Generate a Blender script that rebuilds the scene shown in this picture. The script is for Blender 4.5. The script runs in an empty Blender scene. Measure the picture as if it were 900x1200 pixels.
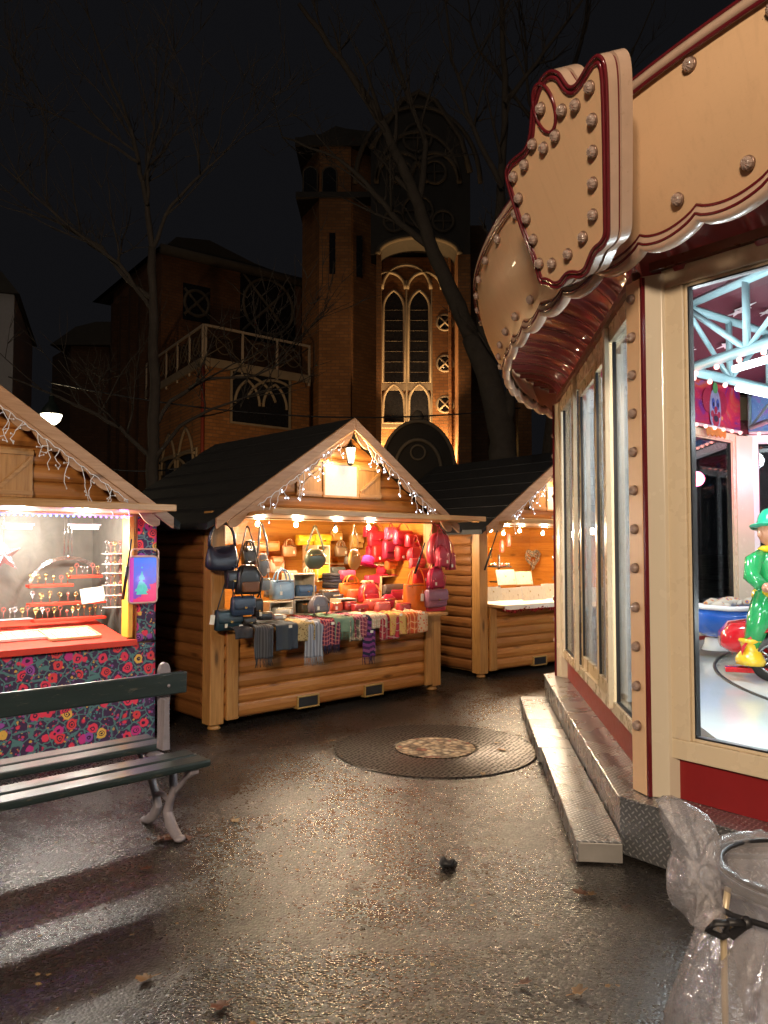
import bpy, bmesh, math, random
from mathutils import Vector, Matrix, noise
S = bpy.context.scene
COL = S.collection
R = math.radians
PI = math.pi
rnd = random.Random(7)

# ------------------------------------------------------------------ camera
PITCH = R(2.55)
CAMZ = 1.6
cam_d = bpy.data.cameras.new('camera')
cam = bpy.data.objects.new('camera', cam_d)
COL.objects.link(cam)
cam.location = (0, 0, CAMZ)
cam.rotation_euler = (R(90) + PITCH, 0, 0)
cam_d.sensor_fit = 'VERTICAL'
cam_d.sensor_height = 36
cam_d.lens = 27
cam_d.clip_start = 0.05
cam_d.clip_end = 400
S.camera = cam


def ray(px, py):
    u = (px - 450) / 900
    v = (600 - py) / 900
    return Vector((u, math.cos(PITCH) - v * math.sin(PITCH), math.sin(PITCH) + v * math.cos(PITCH)))


CAM = Vector((0, 0, CAMZ))


def on_z(px, py, z):
    d = ray(px, py)
    return CAM + d * ((z - CAMZ) / d.z)


def on_y(px, py, y):
    d = ray(px, py)
    return CAM + d * (y / d.y)


def at(F, px, py, ly):
    """point of the upright plane y = ly of frame F, in F's own coordinates"""
    I = F.inverted()
    o = I @ CAM
    d = I.to_3x3() @ ray(px, py)
    return o + d * ((ly - o.y) / d.y)


def frame(x, y, z, rz):
    return Matrix.Translation((x, y, z)) @ Matrix.Rotation(rz, 4, 'Z')


# ------------------------------------------------------------------ mesh builder
class MB:
    def __init__(s):
        s.v = []
        s.f = []
        s.sm = []
        s.mi = []

    def add(s, vs, fs, smooth=False, M=None, mi=0):
        b = len(s.v)
        for p in vs:
            p = Vector(p)
            s.v.append(M @ p if M is not None else p)
        for f in fs:
            s.f.append([b + i for i in f])
            s.sm.append(smooth)
            s.mi.append(mi)

    def box(s, x0, x1, y0, y1, z0, z1, M=None, mi=0):
        vs = [(x0, y0, z0), (x1, y0, z0), (x1, y1, z0), (x0, y1, z0), (x0, y0, z1), (x1, y0, z1), (x1, y1, z1), (x0, y1, z1)]
        fs = [(0, 3, 2, 1), (4, 5, 6, 7), (0, 1, 5, 4), (1, 2, 6, 5), (2, 3, 7, 6), (3, 0, 4, 7)]
        s.add(vs, fs, False, M, mi)

    def prism(s, poly, y0, y1, M=None, mi=0, smooth=False):
        """polygon in (x, z) extruded along y"""
        n = len(poly)
        a = sum(poly[i][0] * poly[(i + 1) % n][1] - poly[(i + 1) % n][0] * poly[i][1] for i in range(n))
        if a < 0:
            poly = poly[::-1]
        vs = [(p[0], y0, p[1]) for p in poly] + [(p[0], y1, p[1]) for p in poly]
        fs = [tuple(range(n)), tuple(range(2 * n - 1, n - 1, -1))]
        for i in range(n):
            j = (i + 1) % n
            fs.append((j, i, n + i, n + j))
        s.add(vs, fs, smooth, M, mi)

    def vprism(s, poly, z0, z1, M=None, mi=0):
        """polygon in (x, y) extruded up"""
        n = len(poly)
        a = sum(poly[i][0] * poly[(i + 1) % n][1] - poly[(i + 1) % n][0] * poly[i][1] for i in range(n))
        if a < 0:
            poly = poly[::-1]
        vs = [(p[0], p[1], z0) for p in poly] + [(p[0], p[1], z1) for p in poly]
        fs = [tuple(range(n - 1, -1, -1)), tuple(range(n, 2 * n))]
        for i in range(n):
            j = (i + 1) % n
            fs.append((i, j, n + j, n + i))
        s.add(vs, fs, False, M, mi)

    def tube(s, pts, r, n=8, closed=False, M=None, mi=0, caps=True, flat=1.0):
        pts = [Vector(p) for p in pts]
        m = len(pts)
        rs = r if isinstance(r, (list, tuple)) else [r] * m
        vs = []
        up = None
        for i, p in enumerate(pts):
            if closed:
                t = pts[(i + 1) % m] - pts[i - 1]
            else:
                t = pts[min(i + 1, m - 1)] - pts[max(i - 1, 0)]
            if t.length < 1e-9:
                t = Vector((0, 0, 1))
            t.normalize()
            if up is None:
                up = Vector((0, 0, 1)) if abs(t.z) < .9 else Vector((1, 0, 0))
            a = up - t * up.dot(t)
            if a.length < 1e-5:
                a = t.orthogonal()
            a.normalize()
            up = a
            b = t.cross(a)
            for k in range(n):
                an = 2 * PI * k / n
                vs.append(p + (a * math.cos(an) + b * math.sin(an) * flat) * rs[i])
        fs = []
        for i in range(m if closed else m - 1):
            j = (i + 1) % m
            for k in range(n):
                l = (k + 1) % n
                fs.append((i * n + k, i * n + l, j * n + l, j * n + k))
        if not closed and caps:
            fs.append(tuple(range(n - 1, -1, -1)))
            fs.append(tuple((m - 1) * n + k for k in range(n)))
        s.add(vs, fs, True, M, mi)

    def lathe(s, prof, n=16, M=None, mi=0, caps=True, smooth=True):
        vs = []
        for r, z in prof:
            for k in range(n):
                a = 2 * PI * k / n
                vs.append((r * math.cos(a), r * math.sin(a), z))
        m = len(prof)
        fs = []
        for i in range(m - 1):
            for k in range(n):
                l = (k + 1) % n
                fs.append((i * n + k, i * n + l, (i + 1) * n + l, (i + 1) * n + k))
        if caps:
            fs.append(tuple(range(n - 1, -1, -1)))
            fs.append(tuple((m - 1) * n + k for k in range(n)))
        s.add(vs, fs, smooth, M, mi)

    def loft(s, rings, M=None, mi=0, caps=True, smooth=True, closed=True):
        n = len(rings[0])
        vs = [p for r in rings for p in r]
        fs = []
        for i in range(len(rings) - 1):
            for k in range(n if closed else n - 1):
                l = (k + 1) % n
                fs.append((i * n + k, i * n + l, (i + 1) * n + l, (i + 1) * n + k))
        if caps and closed:
            fs.append(tuple(range(n - 1, -1, -1)))
            fs.append(tuple((len(rings) - 1) * n + k for k in range(n)))
        s.add(vs, fs, smooth, M, mi)

    def ball(s, c, r, nu=12, nv=8, sc=(1, 1, 1), M=None, mi=0):
        c = Vector(c)
        vs = [c + Vector((0, 0, -r * sc[2]))]
        for i in range(1, nv):
            t = -PI / 2 + PI * i / nv
            for k in range(nu):
                a = 2 * PI * k / nu
                vs.append(c + Vector((math.cos(t) * math.cos(a) * r * sc[0], math.cos(t) * math.sin(a) * r * sc[1], math.sin(t) * r * sc[2])))
        vs.append(c + Vector((0, 0, r * sc[2])))
        fs = []
        for k in range(nu):
            l = (k + 1) % nu
            fs.append((0, 1 + l, 1 + k))
            for i in range(nv - 2):
                b = 1 + i * nu
                fs.append((b + k, b + l, b + nu + l, b + nu + k))
            b = 1 + (nv - 2) * nu
            fs.append((b + k, b + l, len(vs) - 1))
        s.add(vs, fs, True, M, mi)

    def grid(s, fn, nu, nv, M=None, mi=0, smooth=True):
        vs = [fn(i / nu, j / nv) for j in range(nv + 1) for i in range(nu + 1)]
        fs = [(j * (nu + 1) + i, j * (nu + 1) + i + 1, (j + 1) * (nu + 1) + i + 1, (j + 1) * (nu + 1) + i) for j in range(nv) for i in range(nu)]
        s.add(vs, fs, smooth, M, mi)

    def logs(s, xf, z0, z1, pitch, bulge, thick, M=None):
        """half-round horizontal log boarding facing -y; xf(z) gives the two ends"""
        rows = []
        z = z0
        while z < z1 - 1e-6:
            h = min(pitch, z1 - z)
            for q, b in ((0, 0), (.06, .45), (.2, .8), (.5, 1), (.8, .8), (.94, .45), (1, 0)):
                if q * pitch > h + 1e-6:
                    break
                rows.append((z + q * pitch, -bulge * b))
            z += pitch
        if rows[-1][0] < z1 - 1e-4:
            rows.append((z1, rows[-1][1]))
        vs = []
        for zz, yy in rows:
            a, b = xf(zz)
            vs += [(a, yy, zz), (b, yy, zz), (a, thick, zz), (b, thick, zz)]
        fs = []
        for i in range(len(rows) - 1):
            p, q = 4 * i, 4 * i + 4
            fs += [(p, p + 1, q + 1, q), (p + 3, p + 2, q + 2, q + 3), (p + 2, p, q, q + 2), (p + 1, p + 3, q + 3, q + 1)]
        fs += [(0, 2, 3, 1)]
        e = 4 * (len(rows) - 1)
        fs += [(e, e + 1, e + 3, e + 2)]
        s.add(vs, fs, False, M)

    def build(s, name, mat=None, parent=None, bevel=0, solid=0, M=None, subsurf=0):
        me = bpy.data.meshes.new(name)
        me.from_pydata([tuple(p) for p in s.v], [], s.f)
        me.validate()
        if len(me.polygons) == len(s.sm):
            me.polygons.foreach_set('use_smooth', s.sm)
            me.polygons.foreach_set('material_index', s.mi)
        for m in (mat if isinstance(mat, (list, tuple)) else [mat]):
            me.materials.append(m)
        me.update()
        return obj(name, me, parent, M, bevel, solid, subsurf)


def obj(name, me, parent=None, M=None, bevel=0, solid=0, subsurf=0):
    o = bpy.data.objects.new(name, me)
    COL.objects.link(o)
    if parent is not None:
        o.parent = parent
    if M is not None:
        o.matrix_local = M
    if solid:
        m = o.modifiers.new('solid', 'SOLIDIFY')
        m.thickness = solid
        m.offset = 0
    if bevel:
        m = o.modifiers.new('bevel', 'BEVEL')
        m.width = bevel
        m.segments = 2
        m.limit_method = 'ANGLE'
        m.angle_limit = R(40)
    if subsurf:
        m = o.modifiers.new('sub', 'SUBSURF')
        m.levels = m.render_levels = subsurf
    return o


def tag(o, label=None, cat=None, group=None, kind=None):
    if label:
        o['label'] = label
    if cat:
        o['category'] = cat
    if group:
        o['group'] = group
    if kind:
        o['kind'] = kind
    return o


def thing(name, label, cat, M, group=None):
    o = bpy.data.objects.new(name, None)
    o.empty_display_size = .1
    COL.objects.link(o)
    o.matrix_world = M
    return tag(o, label, cat, group)


def dup(root, M, label, group=None):
    c = root.copy()
    COL.objects.link(c)
    c.matrix_world = M
    c['label'] = label
    if group:
        c['group'] = group
    for ch in list(root.children):
        k = ch.copy()
        COL.objects.link(k)
        k.parent = c
        for g in list(ch.children):
            h = g.copy()
            COL.objects.link(h)
            h.parent = k
    return c


# ------------------------------------------------------------------ materials
class NT:
    def __init__(s, name):
        s.m = bpy.data.materials.new(name)
        s.m.use_nodes = True
        s.t = s.m.node_tree
        s.b = s.t.nodes['Principled BSDF']
        s.out = s.t.nodes['Material Output']

    def n(s, ty, **k):
        o = s.t.nodes.new(ty)
        for a, v in k.items():
            setattr(o, a, v)
        return o

    def set(s, sock, v):
        if hasattr(v, 'is_output'):
            s.t.links.new(v, sock)
        elif isinstance(v, (tuple, list)) and len(v) == 3 and sock.type == 'RGBA':
            sock.default_value = (*v, 1)
        else:
            sock.default_value = v

    def math(s, op, a, b=0.0, c=0.0, clamp=False):
        o = s.n('ShaderNodeMath', operation=op, use_clamp=clamp)
        s.set(o.inputs[0], a)
        s.set(o.inputs[1], b)
        s.set(o.inputs[2], c)
        return o.outputs[0]

    def mix(s, f, a, b, blend='MIX'):
        o = s.n('ShaderNodeMix', data_type='RGBA', blend_type=blend)
        s.set(o.inputs[0], f)
        s.set(o.inputs[6], a)
        s.set(o.inputs[7], b)
        return o.outputs[2]

    def coord(s, scale=(1, 1, 1), rot=(0, 0, 0)):
        c = s.n('ShaderNodeTexCoord').outputs['Object']
        mp = s.n('ShaderNodeMapping')
        s.t.links.new(c, mp.inputs[0])
        mp.inputs['Scale'].default_value = scale
        mp.inputs['Rotation'].default_value = rot
        return mp.outputs[0]

    def xyz(s, vec=None):
        o = s.n('ShaderNodeSeparateXYZ')
        s.t.links.new(vec or s.n('ShaderNodeTexCoord').outputs['Object'], o.inputs[0])
        return o.outputs

    def noise(s, vec, scale, detail=4, rough=.55, dist=0, dim='3D', color=False):
        o = s.n('ShaderNodeTexNoise', noise_dimensions=dim)
        if vec is not None:
            s.t.links.new(vec, o.inputs['Vector'])
        o.inputs['Scale'].default_value = scale
        o.inputs['Detail'].default_value = detail
        o.inputs['Roughness'].default_value = rough
        o.inputs['Distortion'].default_value = dist
        return o.outputs['Color' if color else 'Fac']

    def voro(s, vec, scale, feature='F1', out='Distance', rand=1.0):
        o = s.n('ShaderNodeTexVoronoi', feature=feature)
        s.t.links.new(vec, o.inputs['Vector'])
        o.inputs['Scale'].default_value = scale
        o.inputs['Randomness'].default_value = rand
        return o.outputs[out]

    def white(s, v):
        o = s.n('ShaderNodeTexWhiteNoise', noise_dimensions='1D')
        s.set(o.inputs['W'], v)
        return o.outputs['Value']

    def ramp(s, f, stops, const=False):
        o = s.n('ShaderNodeValToRGB')
        s.set(o.inputs[0], f)
        cr = o.color_ramp
        if const:
            cr.interpolation = 'CONSTANT'
        while len(cr.elements) < len(stops):
            cr.elements.new(.5)
        for e, (p, c) in zip(cr.elements, stops):
            e.position = p
            e.color = (*c, 1) if isinstance(c, (tuple, list)) else (c, c, c, 1)
        return o.outputs[0]

    def bump(s, h, strength=.5, dist=.01, normal=None):
        o = s.n('ShaderNodeBump')
        s.set(o.inputs['Height'], h)
        o.inputs['Strength'].default_value = strength
        o.inputs['Distance'].default_value = dist
        if normal is not None:
            s.t.links.new(normal, o.inputs['Normal'])
        s.t.links.new(o.outputs[0], s.b.inputs['Normal'])
        return o.outputs[0]

    def p(s, base=None, rough=None, metal=None, spec=None, coat=None, trans=None, emit=None, es=None):
        for k, v in (('Base Color', base), ('Roughness', rough), ('Metallic', metal), ('Specular IOR Level', spec), ('Coat Weight', coat),
                     ('Transmission Weight', trans), ('Emission Color', emit), ('Emission Strength', es)):
            if v is not None:
                s.set(s.b.inputs[k], v)
        return s


def plain(name, c, rough=.5, metal=0, var=.15, scale=9, bump=.0, bscale=60, coat=0, spec=.5):
    """paint / leather / cloth with a little real unevenness"""
    t = NT(name)
    v = t.coord()
    f = t.noise(v, scale, 5)
    dark = tuple(x * (1 - var) for x in c)
    lite = tuple(min(1, x * (1 + var)) for x in c)
    t.p(t.mix(f, dark, lite), t.math('ADD', t.math('MULTIPLY', t.noise(v, scale * 2.3, 3), .16), rough - .08), metal, spec, coat)
    if bump:
        t.bump(t.noise(v, bscale, 3), bump, .004)
    return t.m


def glow(name, c, strength, sample=False):
    m = bpy.data.materials.new(name)
    m.use_nodes = True
    t = m.node_tree
    t.nodes.clear()
    e = t.nodes.new('ShaderNodeEmission')
    e.inputs[0].default_value = (*c, 1)
    e.inputs[1].default_value = strength
    o = t.nodes.new('ShaderNodeOutputMaterial')
    t.links.new(e.outputs[0], o.inputs[0])
    if not sample:
        m.cycles.emission_sampling = 'NONE'
    return m


def wood(name, a, b, axis='X', pitch=0, paxis='Z', rough=.42, knots=True, offs=0.0):
    t = NT(name)
    sc = {'X': (1.2, 14, 14), 'Y': (14, 1.2, 14), 'Z': (14, 14, 1.2)}[axis]
    sep = t.xyz()
    base = t.n('ShaderNodeTexCoord').outputs['Object']
    if pitch:
        k = t.math('FLOOR', t.math('DIVIDE', t.math('SUBTRACT', sep['XYZ'.index(paxis)], offs), pitch))
        wn = t.white(k)
        cmb = t.n('ShaderNodeCombineXYZ')
        for i in range(3):
            t.set(cmb.inputs[i], t.math('MULTIPLY', wn, 13.7 + i * 5))
        ad = t.n('ShaderNodeVectorMath', operation='ADD')
        t.t.links.new(base, ad.inputs[0])
        t.t.links.new(cmb.outputs[0], ad.inputs[1])
        base = ad.outputs[0]
    mp = t.n('ShaderNodeMapping')
    t.t.links.new(base, mp.inputs[0])
    mp.inputs['Scale'].default_value = sc
    g = t.noise(mp.outputs[0], 1.6, 6, .62, 1.2)
    fine = t.noise(mp.outputs[0], 9, 3, .6, .3)
    col = t.mix(t.ramp(g, [(.32, 0.0), (.68, 1.0)]), a, b)
    col = t.mix(t.math('MULTIPLY', fine, .35), col, tuple(x * .55 for x in a))
    if knots:
        ks = {'X': (1.6, 6, 6), 'Y': (6, 1.6, 6), 'Z': (6, 6, 1.6)}[axis]
        mk = t.n('ShaderNodeMapping')
        t.t.links.new(base, mk.inputs[0])
        mk.inputs['Scale'].default_value = ks
        kd = t.voro(mk.outputs[0], 1.1)
        col = t.mix(t.ramp(kd, [(.06, .9), (.17, 0.0)]), col, tuple(x * .3 for x in a))
    if pitch:
        col = t.mix(t.math('MULTIPLY', wn, .6), col, tuple(x * .5 for x in a))
    t.p(col, t.math('ADD', t.math('MULTIPLY', fine, .2), rough - .1))
    t.bump(t.math('ADD', g, t.math('MULTIPLY', fine, .4)), .25, .004)
    return t.m


def glass_mat(name, tint=(.95, .97, .97), amount=1.0, ior=1.5):
    m = bpy.data.materials.new(name)
    m.use_nodes = True
    t = m.node_tree
    t.nodes.clear()
    tr = t.nodes.new('ShaderNodeBsdfTransparent')
    tr.inputs[0].default_value = (*tint, 1)
    gl = t.nodes.new('ShaderNodeBsdfGlossy')
    gl.inputs['Roughness'].default_value = .015
    fr = t.nodes.new('ShaderNodeFresnel')
    fr.inputs[0].default_value = ior
    mu = t.nodes.new('ShaderNodeMath')
    mu.operation = 'MULTIPLY'
    mu.inputs[1].default_value = amount
    mu.use_clamp = True
    mx = t.nodes.new('ShaderNodeMixShader')
    o = t.nodes.new('ShaderNodeOutputMaterial')
    t.links.new(fr.outputs[0], mu.inputs[0])
    t.links.new(mu.outputs[0], mx.inputs[0])
    t.links.new(tr.outputs[0], mx.inputs[1])
    t.links.new(gl.outputs[0], mx.inputs[2])
    t.links.new(mx.outputs[0], o.inputs[0])
    return m


M = {}
PA, PB = (.40, .145, .030), (.64, .29, .078)
PITCHL = .128
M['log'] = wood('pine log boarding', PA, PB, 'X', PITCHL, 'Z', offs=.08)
M['log_side'] = wood('darker pine log boarding', (.19, .070, .018), (.31, .125, .036), 'Y', PITCHL, 'Z', offs=.08)  # darker copy of the log boarding for side and back walls
M['post'] = wood('pine post', (.34, .16, .045), (.56, .30, .10), 'Z')
M['beam'] = wood('pine beam', (.36, .18, .06), (.58, .33, .13), 'X', rough=.38)
M['barge'] = wood('weathered pine board', (.34, .17, .08), (.52, .31, .17), 'X', rough=.5)
M['lining'] = wood('varnished pine lining', (.55, .20, .026), (.76, .35, .055), 'X', .11, 'Z', rough=.3)
M['lining_side'] = wood('varnished pine side lining', (.55, .20, .026), (.76, .35, .055), 'Y', .11, 'Z', rough=.3)
M['pale_wood'] = wood('pale raw wood', (.55, .37, .18), (.75, .57, .33), 'X', rough=.55)
M['roof'] = plain('black roofing felt', (.014, .014, .015), .7, var=.4, scale=5, bump=.5, bscale=160, spec=.3)
M['darkmetal'] = plain('dark metal', (.03, .03, .033), .4, .6)
M['steel'] = plain('steel', (.5, .5, .5), .25, 1)
M['brass'] = plain('brass', (.75, .52, .2), .25, 1)
M['black'] = plain('black rubber', (.012, .012, .014), .5)
M['wire_white'] = plain('white wire', (.75, .75, .78), .4)
M['cream'] = plain('cream gloss paint', (.78, .51, .27), .36, var=.05, scale=2.2, coat=.12)
def grimy(name, c, rough):
    t = NT(name)
    v = t.coord()
    n = t.noise(v, 2.2, 6, .62)
    drip = t.noise(t.coord((9, 9, .8)), 2.5, 5, .65)
    col = t.mix(n, tuple(q * .90 for q in c), tuple(min(1, q * 1.05) for q in c))
    col = t.mix(t.ramp(drip, [(.52, 0.0), (.75, .18)]), col, (c[0] * .52, c[1] * .46, c[2] * .42))
    spk = t.voro(v, 9)
    col = t.mix(t.ramp(spk, [(.012, .7), (.025, 0.0)]), col, (.12, .06, .03))
    scr = t.noise(t.coord((3, 3, 22), (.5, .3, .2)), 3, 3, .5, .6)
    col = t.mix(t.ramp(scr, [(.495, 0.0), (.5, .16), (.505, 0.0)]), col, (.3, .17, .09))
    t.p(col, t.math('ADD', t.math('MULTIPLY', drip, .25), rough - .12), 0, .5, .08)
    t.bump(t.noise(v, 40, 3), .08, .003)
    return t.m


M['cream'] = grimy('cream gloss paint with grime', (.80, .53, .31), .38)
M['cream_frame'] = plain('cream door frame paint', (.66, .51, .31), .28, var=.04, scale=4, coat=.2)
M['cream_white'] = plain('ivory paint', (.68, .60, .46), .25, var=.05, scale=4, coat=.2)
M['trim_pink'] = plain('worn pinkish trim paint', (.56, .40, .30), .3, var=.16, scale=14, coat=.2)
M['maroon'] = plain('maroon gloss paint', (.13, .012, .018), .2, var=.12, scale=6, coat=.4)
M['soffit'] = plain('glossy maroon soffit', (.38, .095, .105), .10, var=.1, scale=4, coat=.35)
M['red_skirt'] = plain('red skirting paint', (.26, .018, .02), .35, var=.12)
M['brown_trim'] = plain('brown trim paint', (.17, .06, .035), .3)
M['alu_white'] = plain('white aluminium', (.75, .77, .78), .3, var=.04)
M['ridefloor'] = plain('white ride floor', (.50, .53, .53), .14, var=.05, scale=2, coat=.3)
M['ceil'] = plain('maroon canvas ceiling', (.085, .014, .026), .6, var=.2, scale=2, bump=.3, bscale=3)
M['truss'] = plain('pale blue truss paint', (.26, .42, .46), .35, var=.05)
M['star'] = plain('silver star', (.9, .9, .92), .3)
M['glass'] = glass_mat('window glass', amount=.75, ior=1.42)
M['bulb_off'] = plain('frosted unlit bulb', (.36, .27, .23), .14, var=.45, scale=70, coat=.5)
M['socket'] = plain('bulb collar', (.25, .16, .12), .35, .5)
M['bulb_on'] = glow('warm bulb glow', (1, .80, .45), 45)
M['fairy'] = glow('fairy light glow', (.75, .85, 1), 4)
M['tube_on'] = glow('white tube glow', (1, .97, .9), 10)
M['led'] = glow('blue led glow', (.10, .2, 1), 7)
M['led2'] = glow('violet led glow', (.45, .1, 1), 6)
M['pink_bulb'] = glow('pink bulb glow', (1, .35, .3), 4)
M['cool_on'] = glow('cool lamp glow', (.9, .97, 1), 6)
M['lamp_on'] = glow('street lamp glow', (1, .88, .62), 6)
M['panel_on'] = None


def checker_plate(name, c):
    t = NT(name)
    x, y, z = t.xyz()
    w = t.math('ADD', y, z)
    u = t.math('MULTIPLY', t.math('ADD', x, w), 26)
    v = t.math('MULTIPLY', t.math('SUBTRACT', x, w), 26)
    fu, fv = t.math('SUBTRACT', t.math('FRACT', u), .5), t.math('SUBTRACT', t.math('FRACT', v), .5)
    par = t.math('FLOORED_MODULO', t.math('ADD', t.math('FLOOR', u), t.math('FLOOR', v)), 2)
    mixf = lambda a, b: t.math('ADD', t.math('MULTIPLY', a, t.math('SUBTRACT', 1, par)), t.math('MULTIPLY', b, par))
    a, b = mixf(fu, fv), mixf(fv, fu)
    d = t.math('ADD', t.math('POWER', t.math('DIVIDE', a, .46), 2), t.math('POWER', t.math('DIVIDE', b, .17), 2))
    h = t.ramp(d, [(.55, 1.0), (1.0, 0.0)])
    nz = t.noise(t.coord(), 5, 5)
    col = t.mix(nz, tuple(q * .45 for q in c), c)
    col = t.mix(t.math('MULTIPLY', h, .85), t.mix(.25, col, (.05, .05, .055)), tuple(min(1, q * 1.7) for q in c))
    t.p(col, t.math('ADD', t.math('MULTIPLY', nz, .15), .20), .8)
    t.bump(h, 1.0, .007)
    return t.m


M['tread'] = checker_plate('aluminium tread plate', (.64, .66, .69))


def asphalt():
    t = NT('wet asphalt')
    v = t.coord()
    agg = t.voro(v, 84)
    cc = t.n('ShaderNodeSeparateColor')
    t.t.links.new(t.voro(v, 84, 'F1', 'Color'), cc.inputs[0])
    fine = t.noise(v, 230, 2, .6)
    patch = t.noise(v, .55, 5, .6, .4)
    wet = t.ramp(t.noise(v, .75, 7, .68, .8), [(.36, 0.0), (.58, 1.0)])
    col = t.mix(patch, (.016, .0138, .0125), (.046, .040, .035))
    col = t.mix(t.math('MULTIPLY', t.math('GREATER_THAN', cc.outputs[0], .75), .5), col, (.085, .076, .067))
    col = t.mix(t.math('MULTIPLY', t.math('LESS_THAN', cc.outputs[0], .25), .5), col, (.012, .010, .009))
    col = t.mix(t.math('MULTIPLY', wet, .5), col, (.013, .010, .008))
    # trodden gum, hairline cracks
    gum = t.math('MULTIPLY', t.ramp(t.voro(v, 1.9), [(.045, 1.0), (.055, 0.0)]), .55)
    col = t.mix(gum, col, (.20, .18, .16))
    cr = t.voro(t.coord((1, 1, 1), (0, 0, .4)), .42, 'DISTANCE_TO_EDGE')
    crn = t.math('ADD', cr, t.math('MULTIPLY', t.math('SUBTRACT', t.noise(v, 3.5, 5, .7), .5), .25))
    crk = t.math('MULTIPLY', t.ramp(t.math('ABSOLUTE', crn), [(.004, 1.0), (.010, 0.0)]), t.ramp(patch, [(.45, 0.0), (.55, .8)]))
    col = t.mix(crk, col, (.006, .005, .005))
    ro = t.math('ADD', t.math('MULTIPLY', cc.outputs[1], .14), .25)
    t.p(col, t.math('SUBTRACT', t.math('ADD', ro, .05), t.math('MULTIPLY', wet, .14)), 0, .6)
    h = t.math('ADD', t.math('MULTIPLY', agg, -.9), t.math('ADD', t.math('MULTIPLY', cc.outputs[2], .4), t.math('MULTIPLY', fine, .25)))
    n1 = t.bump(h, .5, .0048)
    t.bump(t.noise(v, 2.2, 4), .25, .03, n1)
    return t.m


M['asphalt'] = asphalt()


def brick(name, a, b, mortar, scale=1.0):
    t = NT(name)
    x, y, z = t.xyz()
    cb = t.n('ShaderNodeCombineXYZ')
    t.set(cb.inputs[0], t.math('ADD', x, t.math('MULTIPLY', y, .8)))
    t.set(cb.inputs[1], z)
    o = t.n('ShaderNodeTexBrick')
    t.t.links.new(cb.outputs[0], o.inputs['Vector'])
    o.inputs['Scale'].default_value = scale
    o.inputs['Brick Width'].default_value = .46
    o.inputs['Row Height'].default_value = .17
    o.inputs['Mortar Size'].default_value = .018
    o.inputs['Color1'].default_value = (*a, 1)
    o.inputs['Color2'].default_value = (*b, 1)
    o.inputs['Mortar'].default_value = (*mortar, 1)
    nz = t.noise(t.coord(), .7, 6, .65)
    t.p(t.mix(t.ramp(nz, [(.3, .75), (.7, 0.0)]), o.outputs['Color'], tuple(q * .35 for q in a)), .85)
    t.bump(o.outputs['Fac'], .6, -.03)
    return t.m


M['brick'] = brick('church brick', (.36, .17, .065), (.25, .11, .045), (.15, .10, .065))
M['brick_dark'] = brick('dimmed brick', (.10, .05, .03), (.07, .035, .02), (.05, .035, .03))  # church brick with the dark of the unlit parts put into its colour
M['stone_dim'] = plain('dimmed stone', (.085, .072, .058), .85, var=.3, scale=2)  # church stone, its colour lowered to show parts the floods miss
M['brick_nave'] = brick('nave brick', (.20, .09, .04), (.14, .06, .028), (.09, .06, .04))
M['stone'] = plain('grey church stone', (.22, .19, .15), .85, var=.25, scale=2)
M['darkstone'] = plain('dark slate', (.03, .028, .026), .7, var=.3, scale=2)
M['darkglass'] = plain('dark leaded glass', (.012, .013, .017), .18, var=.5, scale=6, bump=.5, bscale=9)
M['rail'] = plain('pale stone rail', (.34, .30, .26), .7)
M['bark'] = plain('dark bark', (.044, .036, .029), .9, var=.5, scale=6, bump=.8, bscale=18)
M['plaster'] = plain('pale plaster', (.35, .35, .38), .8)
M['iron'] = plain('lilac grey cast iron paint', (.25, .23, .26), .35, var=.35, scale=14, bump=.15, bscale=40, coat=.2)
M['lampgreen'] = plain('dark green lamp paint', (.02, .03, .027), .4)


def slat_mat():
    t = NT('dark green worn slat paint')
    v = t.coord((1, 8, 8))
    g = t.noise(v, 3, 6, .65, .5)
    wear = t.ramp(t.noise(t.coord((2, 9, 9)), 6, 6, .7), [(.58, 0.0), (.68, 1.0)])
    col = t.mix(g, (.012, .024, .026), (.026, .044, .045))
    col = t.mix(t.math('MULTIPLY', wear, .55), col, (.15, .13, .09))
    t.p(col, t.math('ADD', t.math('MULTIPLY', g, .22), .22), 0, .55, .25)
    t.bump(t.math('ADD', g, wear), .3, .004)
    return t.m


M['slat'] = slat_mat()


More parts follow.
